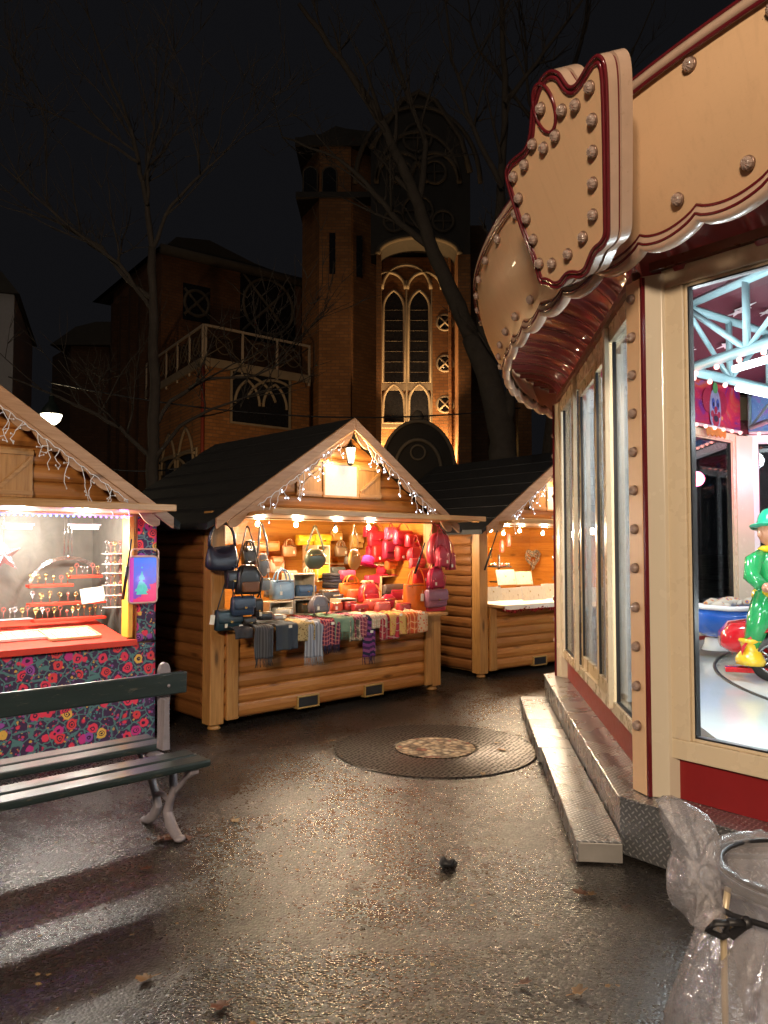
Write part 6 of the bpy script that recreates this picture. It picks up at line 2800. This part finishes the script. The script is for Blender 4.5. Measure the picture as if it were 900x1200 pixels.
for zz in (378, 426, 474):
    c = (w2(522), z2(zz))
    b = MB()
    b.lathe([(.44, -.1), (.44, .02)], 20, Matrix.Translation((c[0], YB - .01, c[1])) @ Matrix.Rotation(PI / 2, 4, 'X'))
    ro = b.build('roundel', M['darkglass'], fac)
    b = MB()
    b.tube([(c[0] + .44 * math.cos(k * PI / 10), YB - .06, c[1] + .44 * math.sin(k * PI / 10)) for k in range(20)], .07, 6, closed=True)
    for a_ in (PI / 4, 3 * PI / 4):
        b.tube([(c[0] + .42 * math.cos(a_), YB - .12, c[1] + .42 * math.sin(a_)), (c[0] - .42 * math.cos(a_), YB - .12, c[1] - .42 * math.sin(a_))], .05, 4)
    b.build('ring', M['stone'], ro)
for px in (526, 535):
    cbox('pilaster_strip', 'brick', w2(px), w2(px) + .14, YB - .3, YB - .002, 0, z2(300), fac)
# round porch in front
zc = wz(552, 37)
xc, rp = wx(490, 37), wx(534, 37) - wx(490, 37)
b = MB()
b.prism([(xc + rp * math.cos(PI * k / 24), zc + rp * 1.35 * math.sin(PI * k / 24)) for k in range(25)] + [(xc - rp, 0), (xc + rp, 0)], 37, 39.5)
pc = b.build('porch', M['porch'] if 'porch' in M else M['darkstone'], church)
b = MB()
for q in (.99, .62):
    b.tube([(xc + rp * q * math.cos(PI * k / 24), 36.95, zc + rp * 1.35 * q * math.sin(PI * k / 24)) for k in range(25)], .09, 6)
b.tube([(xc + .35 * math.cos(PI * k / 10), 36.95, zc + .9 + .35 * math.sin(PI * k / 10)) for k in range(20)], .05, 6, closed=True)
b.ball((xc, 37.3, zc + rp * 1.35 + .22), .3, 10, 8, (1, 1, 1.2))
b.lathe([(.15, 0), (.12, .2), (.28, .3)], 10, Matrix.Translation((xc, 37.3, zc + rp * 1.35 - .15)))
b.build('porch_moulding', M['stone'], pc)
# right wing and lower wing
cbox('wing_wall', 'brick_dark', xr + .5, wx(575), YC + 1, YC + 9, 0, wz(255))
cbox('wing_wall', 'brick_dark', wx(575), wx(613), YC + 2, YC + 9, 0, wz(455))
cbox('wing_wall', 'brick', wx(613), wx(629), YC + 1.2, YC + 9, 0, wz(465))
M['lit_pane'] = glow('lamp lit window pane', (1, .86, .35), 1.1)
M['dim_pane'] = glow('dim lit window pane', (.40, .36, .20), .16)
c_ = lancet(church, wx(600), wz(531), .80, wz(512), YC + 1.93, None, True, 0, .10, 'lit_window', 'dim_pane')
b = MB()
b.ball((wx(600), YC + 1.8, wz(520)), .24, 12, 8, (1.3, .6, .7))
b.build('lamp_glow', M['lit_pane'], c_)
# aisle with the railed terrace
A_, B_, C_ = Vector((wx(170, 44), 44, 0)), Vector((wx(237, 36), 36, 0)), Vector((wx(362, 40), 40, 0))
zr = wz(420, 36)
b = MB()
b.vprism([(A_.x, A_.y), (B_.x, B_.y), (C_.x, C_.y), (C_.x, 52), (A_.x, 52)], 0, zr)
ai = b.build('aisle', M['brick'], church)
dBC = (C_ - B_)
FB = frame(B_.x, B_.y, 0, math.atan2(dBC.y, dBC.x))
dAB = (B_ - A_)
FA = frame(A_.x, A_.y, 0, math.atan2(dAB.y, dAB.x))
for F, L in ((FB, dBC.length), (FA, dAB.length)):
    b = MB()
    b.box(0, L, -.12, .2, zr - .35, zr + .05)
    rl = b.build('terrace_edge', M['stone'], church, M=F)
    b = MB()
    b.box(0, L, -.08, .0, zr + 1.55, zr + 1.66)
    nb = max(3, int(L / 1.6))
    for k in range(nb + 1):
        x = .06 + (L - .12) * k / nb
        b.box(x - .05, x + .05, -.09, -.01, zr - .5, zr + 1.55)
    b.build('railing', M['rail'], church, M=F)
    b = MB()
    for k in range(nb):
        xa, xb = .06 + (L - .12) * k / nb, .06 + (L - .12) * (k + 1) / nb
        for q in (0, 1):
            b.tube([(xa, -.04, zr + .1 + 1.4 * q), (xb, -.04, zr + .1 + 1.4 * (1 - q))], .03, 4)
        b.tube([((xa + xb) / 2 + .45 * math.cos(t_ * PI / 8), -.04, zr + .8 + .45 * math.sin(t_ * PI / 8)) for t_ in range(16)], .03, 4, closed=True)
    b.build('railing_tracery', M['stone_dim'] if 'stone_dim' in M else M['darkstone'], church, M=F)


def win2(F, x0p, x1p, y0p, y1p):
    a, c = at(F, x0p, y1p, 0), at(F, x1p, y0p, 0)
    b = MB()
    b.box(a.x, c.x, -.02, .02, a.z, c.z)
    o = b.build('window', M['darkglass'], church, M=F)
    b = MB()
    w = c.x - a.x
    for q in ((a.x, c.x, a.z, a.z + .1), (a.x, c.x, c.z - .1, c.z)):
        b.box(q[0], q[1], -.10, -.021, q[2], q[3])
    for q in (a.x, c.x - .1):
        b.box(q, q + .1, -.10, -.021, a.z + .1, c.z - .1)
    h = c.z - a.z
    for k in (0, 1):
        cx = a.x + w * (.27 + .46 * k)
        pa = arch_poly(cx, a.z + .12, w * .40, a.z + h * .38)
        b.tube([(q[0], -.08, q[1]) for q in pa[1:-1]], .075, 6)
        cx2 = a.x + w * (.27 + .46 * k)
        b.tube([(cx2 + w * .50 * math.cos(t_), -.09, a.z + h * .25 + h * .66 * math.sin(t_)) for t_ in [PI * (.12 + .76 * q / 14) for q in range(15)] if a.x + .05 < cx2 + w * .50 * math.cos(t_) < c.x - .05], .075, 6)
    b.build('frame', M['stone'], o)


win2(FB, 269, 340, 444, 496)
win2(FA, 188, 232, 524, 570)
# rusty downpipe at the corner of the aisle
b = MB()
b.tube([(B_.x, B_.y - .12, 0), (B_.x, B_.y - .12, zr - .3)], .09, 8)
b.build('downpipe', plain('rust red pipe', (.16, .025, .015), .6), church)
# nave above
N0, N1, N2 = Vector((wx(129, 50), 50, 0)), Vector((wx(186, 42.5), 42.5, 0)), Vector((wx(352, 48), 48, 0))
zn = wz(292, 42.5)
b = MB()
b.vprism([(N0.x, N0.y), (N1.x, N1.y), (N2.x, N2.y), (N2.x, 62), (N0.x, 62)], 0, zn)
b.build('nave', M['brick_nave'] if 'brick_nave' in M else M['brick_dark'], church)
FN = frame(N1.x, N1.y, 0, math.atan2((N2 - N1).y, (N2 - N1).x))
LN = (N2 - N1).length
b = MB()
xs = [0, .08, .3, .62, .8, 1.02]
zsn = [0, .8, 1.1, .4, .2, .2]
b.prism([(-.3, zn)] + [(q * LN, zn + s_) for q, s_ in zip(xs, zsn)] + [(LN * 1.02, zn)], -.25, 12)
b.build('nave_roof', M['darkstone'], church, M=FN)
b = MB()
b.tube([(-.2, -.3, zn - .1), (LN * 1.02, -.3, zn - .1)], .3, 8)
b.build('gutter', M['stone_dim'] if 'stone_dim' in M else M['stone'], church, M=FN)
for x0p, x1p, y0p, y1p in ((214, 246, 338, 374), (281, 346, 326, 396)):
    a, c = at(FN, x0p, y1p, 0), at(FN, x1p, y0p, 0)
    b = MB()
    b.box(a.x, c.x, -.03, .02, a.z, c.z)
    o = b.build('window', M['darkglass'], church, M=FN)
    b = MB()
    cx, cz, rr = (a.x + c.x) / 2, (a.z + c.z) / 2, min(c.x - a.x, c.z - a.z) / 2
    b.tube([(cx + rr * .9 * math.cos(k * PI / 10), -.06, cz + rr * .9 * math.sin(k * PI / 10)) for k in range(20)], .10, 6, closed=True)
    for a_ in (PI / 4, 3 * PI / 4):
        b.tube([(cx + rr * 1.3 * math.cos(a_), -.06, cz + rr * 1.3 * math.sin(a_)), (cx - rr * 1.3 * math.cos(a_), -.06, cz - rr * 1.3 * math.sin(a_))], .09, 5)
    b.build('frame', M['stone_dim'] if 'stone_dim' in M else M['darkstone'], o)
FN0 = frame(N0.x, N0.y, 0, math.atan2((N1 - N0).y, (N1 - N0).x))
b = MB()
L0 = (N1 - N0).length
for k in range(5):
    x = L0 * (k + .5) / 5
    b.box(x - .2, x + .2, -.35, -.002, 0, zn - 1)
b.build('buttress', M['brick_dark'], church, M=FN0)
# apse mass at far left
b = MB()
b.vprism([(wx(58, 53), 53), (wx(80, 50), 50), (wx(132, 50.5), 50.5), (wx(132, 50.5), 60), (wx(58, 53), 60)], 0, wz(405, 50))
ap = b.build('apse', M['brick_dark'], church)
b = MB()
b.prism([(wx(56, 50), wz(405, 50)), (wx(86, 50), wz(384, 50)), (wx(110, 50), wz(378, 50)), (wx(134, 50), wz(378, 50)), (wx(134, 50), wz(405, 50))], 49.8, 59)
b.build('apse_roof', M['darkstone'], ap)

# pale building at the far left edge
bd = thing('apartment_building', 'pale apartment building cut off by the left edge of photo', 'building', frame(-15.2, 29, 0, R(20)))
b = MB()
b.box(-8, .95, 0, 8, 0, wz(352, 30))
b.build('wall', M['plaster'], bd)
b = MB()
zt2 = wz(352, 30)
b.prism([(-8.2, zt2), (1.15, zt2), (.5, zt2 + .8), (-8.2, zt2 + 1.0)], -.2, 8.2)
b.build('roof', M['darkstone'], bd)
for z in (3.2, 6.2):
    for x in (-4.6, -2.6, -.7):
        b = MB()
        b.box(x - .4, x + .4, -.03, .05, z, z + 1.8)
        o = b.build('window', M['darkglass'], bd)
        b = MB()
        for q in ((x - .46, x - .4), (x + .4, x + .46), (x - .025, x + .025)):
            b.box(q[0], q[1], -.07, -.031, z, z + 1.8)
        b.box(x - .5, x + .5, -.12, .04, z - .1, z - .02)
        b.build('frame', M['stone'], o)

# ------------------------------------------------------------------ street lamp
p = on_y(60, 490, 17.5)
sl = thing('street_lamp', 'lit street lamp with dark dome rising behind the floral hut', 'street lamp', frame(p.x, p.y, 0, 0))
z0 = p.z
b = MB()
b.lathe([(.14, 0), (.14, .3), (.09, .5), (.06, .9), (.05, z0 - .9), (.06, z0 + .5)], 12)
b.build('post', M['lampgreen'], sl)
b = MB()
b.lathe([(.05, .14), (.13, .10), (.2, .03), (.235, 0), (.24, .02), (.20, .12), (.12, .24), (.05, .32), (.03, .5), (.01, .6)], 18, Matrix.Translation((0, 0, z0 + .08)))
b.build('lamp_shade', M['lampgreen'], sl)
b = MB()
b.lathe([(.01, -.16), (.10, -.14), (.18, -.07), (.225, .04), (.235, .08)], 18, Matrix.Translation((0, 0, z0)))
b.build('globe', M['lamp_on'], sl)
b = MB()
for k in range(4):
    a = k * PI / 2 + .4
    b.tube([(.235 * math.cos(a), .235 * math.sin(a), z0 + .08), (.19 * math.cos(a), .19 * math.sin(a), z0 - .07), (0, 0, z0 - .17)], .012, 5)
b.build('globe_cage', M['lampgreen'], sl)
lamp('street_light', (p.x, p.y, z0 - .25), 120, (1, .78, .45), .2)
sl2 = dup(sl, frame(-1.6, -4.4, 0, 0), 'unseen copy of the street lamp, added behind the viewer to light the canopy')
lamp('street_light', (-1.6, -4.4, z0 - .25), FRONTW, (1, .77, .56), .5)  # light of the added lamp, meant for the canopy

# ------------------------------------------------------------------ trees
def grow(b, p, d, r, L, depth, rr, bend=.18, up=.10):
    pts, rs = [p], [r]
    n = max(3, int(L / .35))
    for i in range(n):
        d = (d + Vector((rr.uniform(-1, 1), rr.uniform(-1, 1), rr.uniform(-.7, 1))) * bend + Vector((0, 0, up * .4))).normalized()
        p = p + d * (L / n)
        pts.append(p)
        rs.append(r * (1 - .72 * (i + 1) / n))
    b.tube(pts, rs, 6 if depth > 1 else 4)
    if depth <= 0:
        return
    k = rr.randint(3, 5) if depth > 1 else rr.randint(2, 4)
    for _ in range(k):
        i = rr.randint(max(1, n // 4), n)
        q = pts[i]
        t_ = (pts[i] - pts[i - 1]).normalized()
        nd = (t_ * .8 + Vector((rr.uniform(-1, 1), rr.uniform(-1, 1), rr.uniform(-.25, .9))) * .85).normalized()
        grow(b, q, nd, max(.008, rs[i] * rr.uniform(.5, .75)), L * rr.uniform(.45, .68), depth - 1, rr, bend, up)


def tree(label, Y, trunk, limbs, twigs, seed, M_=None, taper=(.3, .1)):
    """trunk, limbs: lists of (x, y) sight points; every point gets its own depth near Y"""
    rr = random.Random(seed)
    base = on_y(*trunk[0], Y)
    root = thing('bare_tree', label, 'tree', frame(base.x, base.y, 0, 0), 'bare winter trees')
    O = Vector((base.x, base.y, 0))

    def path(pp, j=.0):
        out = []
        for i, (x, y) in enumerate(pp):
            out.append(on_y(x, y, Y + j * i) - O)
        return out

    def fine(pp):
        o2 = [pp[0]]
        for a, c in zip(pp, pp[1:]):
            for k in range(1, 5):
                q = a.lerp(c, k / 4)
                o2.append(q + Vector((rr.uniform(-1, 1), rr.uniform(-1, 1), rr.uniform(-1, 1))) * (a - c).length * .018)
        return o2
    tp = path(trunk)
    tp = fine([Vector((tp[0].x, tp[0].y, 0))] + tp)
    n = len(tp)
    b = MB()
    b.tube(tp, [(taper[0] + (taper[1] - taper[0]) * i / (n - 1)) * (1 + .16 * noise.noise(Vector((i * .9, seed, 0)))) for i in range(n)], 12)
    b.build('trunk', M['bark'], root)
    b = MB()
    for pp, r0, r1, j in limbs:
        lp = fine(path(pp, j))
        m = len(lp)
        rs = [(r0 + (r1 - r0) * i / (m - 1)) * (1 + .18 * noise.noise(Vector((i * .8, seed, r0 * 50)))) for i in range(m)]
        b.tube(lp, rs, 8)
        for k in range(twigs):
            i = rr.randint(m // 4, m - 1)
            t_ = (lp[i] - lp[i - 1]).normalized()
            nd = (t_ * .7 + Vector((rr.uniform(-1, 1), rr.uniform(-1, 1), rr.uniform(-.3, .9))) * .9).normalized()
            grow(b, lp[i], nd, rs[i] * .5 + .004, rr.uniform(1.0, 2.2) * Y / 15, 2, rr)
    b.build('crown', M['bark'], root)
    return root


tree('bare leaning tree with forked limbs in front of the lit church window', 17, [(592, 560), (588, 500), (572, 440), (553, 395)],
     [([(553, 395), (530, 345), (508, 295), (490, 240), (470, 190), (440, 130), (400, 70), (350, 5)], .20, .05, -.05),
      ([(572, 440), (566, 370), (578, 300), (588, 220), (592, 120), (590, 0)], .17, .05, .15),
      ([(508, 295), (470, 262), (430, 215), (395, 185), (330, 160)], .09, .02, .1),
      ([(490, 240), (500, 170), (470, 90), (440, 0)], .09, .02, .2),
      ([(592, 505), (600, 455), (604, 400), (612, 330), (620, 250)], .14, .05, -.2),
      ([(588, 220), (555, 150), (530, 70), (520, -20)], .07, .02, .2),
      ([(592, 120), (640, 60), (690, -10)], .06, .02, .2)], 7, 11, None, (.36, .24))
tree('slim bare tree with a straight trunk beside the floral hut roof', 14.5, [(180, 580), (181, 470), (180, 380), (179, 292)],
     [([(179, 292), (172, 240), (162, 190), (150, 140), (118, 60), (100, 10)], .06, .012, .1),
      ([(179, 292), (200, 240), (235, 205), (262, 180)], .045, .012, -.1),
      ([(179, 350), (150, 330), (120, 290), (70, 262), (20, 240)], .05, .012, .1),
      ([(179, 365), (140, 310), (100, 280), (40, 230), (0, 190)], .04, .012, -.15),
      ([(181, 500), (200, 470), (240, 445), (300, 440), (350, 415)], .05, .012, .05),
      ([(181, 540), (210, 500), (250, 478), (320, 455)], .05, .012, -.1),
      ([(180, 540), (140, 500), (90, 475), (10, 440)], .05, .012, .1),
      ([(162, 190), (130, 170), (80, 140), (30, 120)], .03, .01, .1),
      ([(172, 240), (175, 180), (185, 120), (200, 40)], .035, .01, .1)], 7, 23, None, (.13, .075))
tree('bare tree with high thin branches behind the carousel canopy', 22, [(640, 560), (650, 420), (660, 300)],
     [([(660, 300), (655, 200), (670, 100), (690, 0)], .14, .04, .1), ([(660, 300), (700, 200), (740, 60)], .12, .04, .1), ([(655, 200), (620, 120), (610, 0)], .08, .02, .1),
      ([(660, 280), (640, 160), (560, 60), (545, -10)], .08, .02, .1)], 5, 31, None, (.22, .16))

# overhead cables
for i, (pa, pb, lb) in enumerate((((60, 448, 16), (610, 478, 18), 'thin black cable strung in front of the brick church'), ((0, 505, 15), (245, 541, 16), 'thin black cable sagging above the dark gap between two huts'))):
    a, c = on_y(*pa), on_y(*pb)
    b = MB()
    b.tube([a.lerp(c, k / 24) - Vector((0, 0, .45 * (1 - (2 * k / 24 - 1) ** 2))) for k in range(25)], .018, 5)
    o = b.build('overhead_cable', M['black'])
    tag(o, lb, 'cable', 'overhead cables')

# ------------------------------------------------------------------ floodlights of the church window
def spot(loc, to, watts, size, col, blend=.6, rad=.1):
    d = bpy.data.lights.new('flood_light', 'SPOT')
    d.energy = watts
    d.color = col
    d.spot_size = size
    d.spot_blend = blend
    d.shadow_soft_size = rad
    o = bpy.data.objects.new('flood_light', d)
    COL.objects.link(o)
    o.location = loc
    o.rotation_euler = (Vector(to) - Vector(loc)).to_track_quat('-Z', 'Y').to_euler()


spot((xl + .55, YB - .55, wz(548)), (xl + .35, YB - .2, wz(300)), 2000, R(100), (1, .55, .20))
spot((xr - .55, YB - .55, wz(552)), (xr - .9, YB - .1, wz(300)), 2500, R(100), (1, .55, .20))
spot((xm, YC - 1.0, wz(500)), (xm, YB, wz(380)), 420, R(110), (1, .58, .25))
# added flood standing in for city light on the tower and the aisle
spot((-6.5, 24, 3.2), (-6.0, 40, 6.5), 1000, R(76), (1, .56, .22), 1.0, .3)

# ------------------------------------------------------------------ night sky and glow of the city
w = bpy.data.worlds.new('World')
S.world = w
w.use_nodes = True
bg = w.node_tree.nodes['Background']
bg.inputs[0].default_value = (.0029, .0029, .0034, 1)
bg.inputs[1].default_value = 1.0
sd = bpy.data.lights.new('sun', 'SUN')
sd.energy = .05
sd.angle = R(25)
sd.color = (1, .8, .6)
so = bpy.data.objects.new('sun', sd)
COL.objects.link(so)
so.rotation_euler = (R(52), 0, R(-28))

# ------------------------------------------------------------------ render settings
S.view_settings.view_transform = 'Standard'
S.view_settings.look = 'None'
S.view_settings.exposure = 0.9
S.view_settings.gamma = 1.0
S.view_settings.use_curve_mapping = False
cy = S.cycles
cy.max_bounces = 7
cy.diffuse_bounces = 3
cy.glossy_bounces = 4
cy.transmission_bounces = 4
cy.transparent_max_bounces = 16
cy.caustics_reflective = False
cy.caustics_refractive = False
cy.sample_clamp_indirect = 4
cy.sample_clamp_direct = 0
cy.use_denoising = True
try:
    cy.denoiser = 'OPENIMAGEDENOISE'
except Exception:
    pass
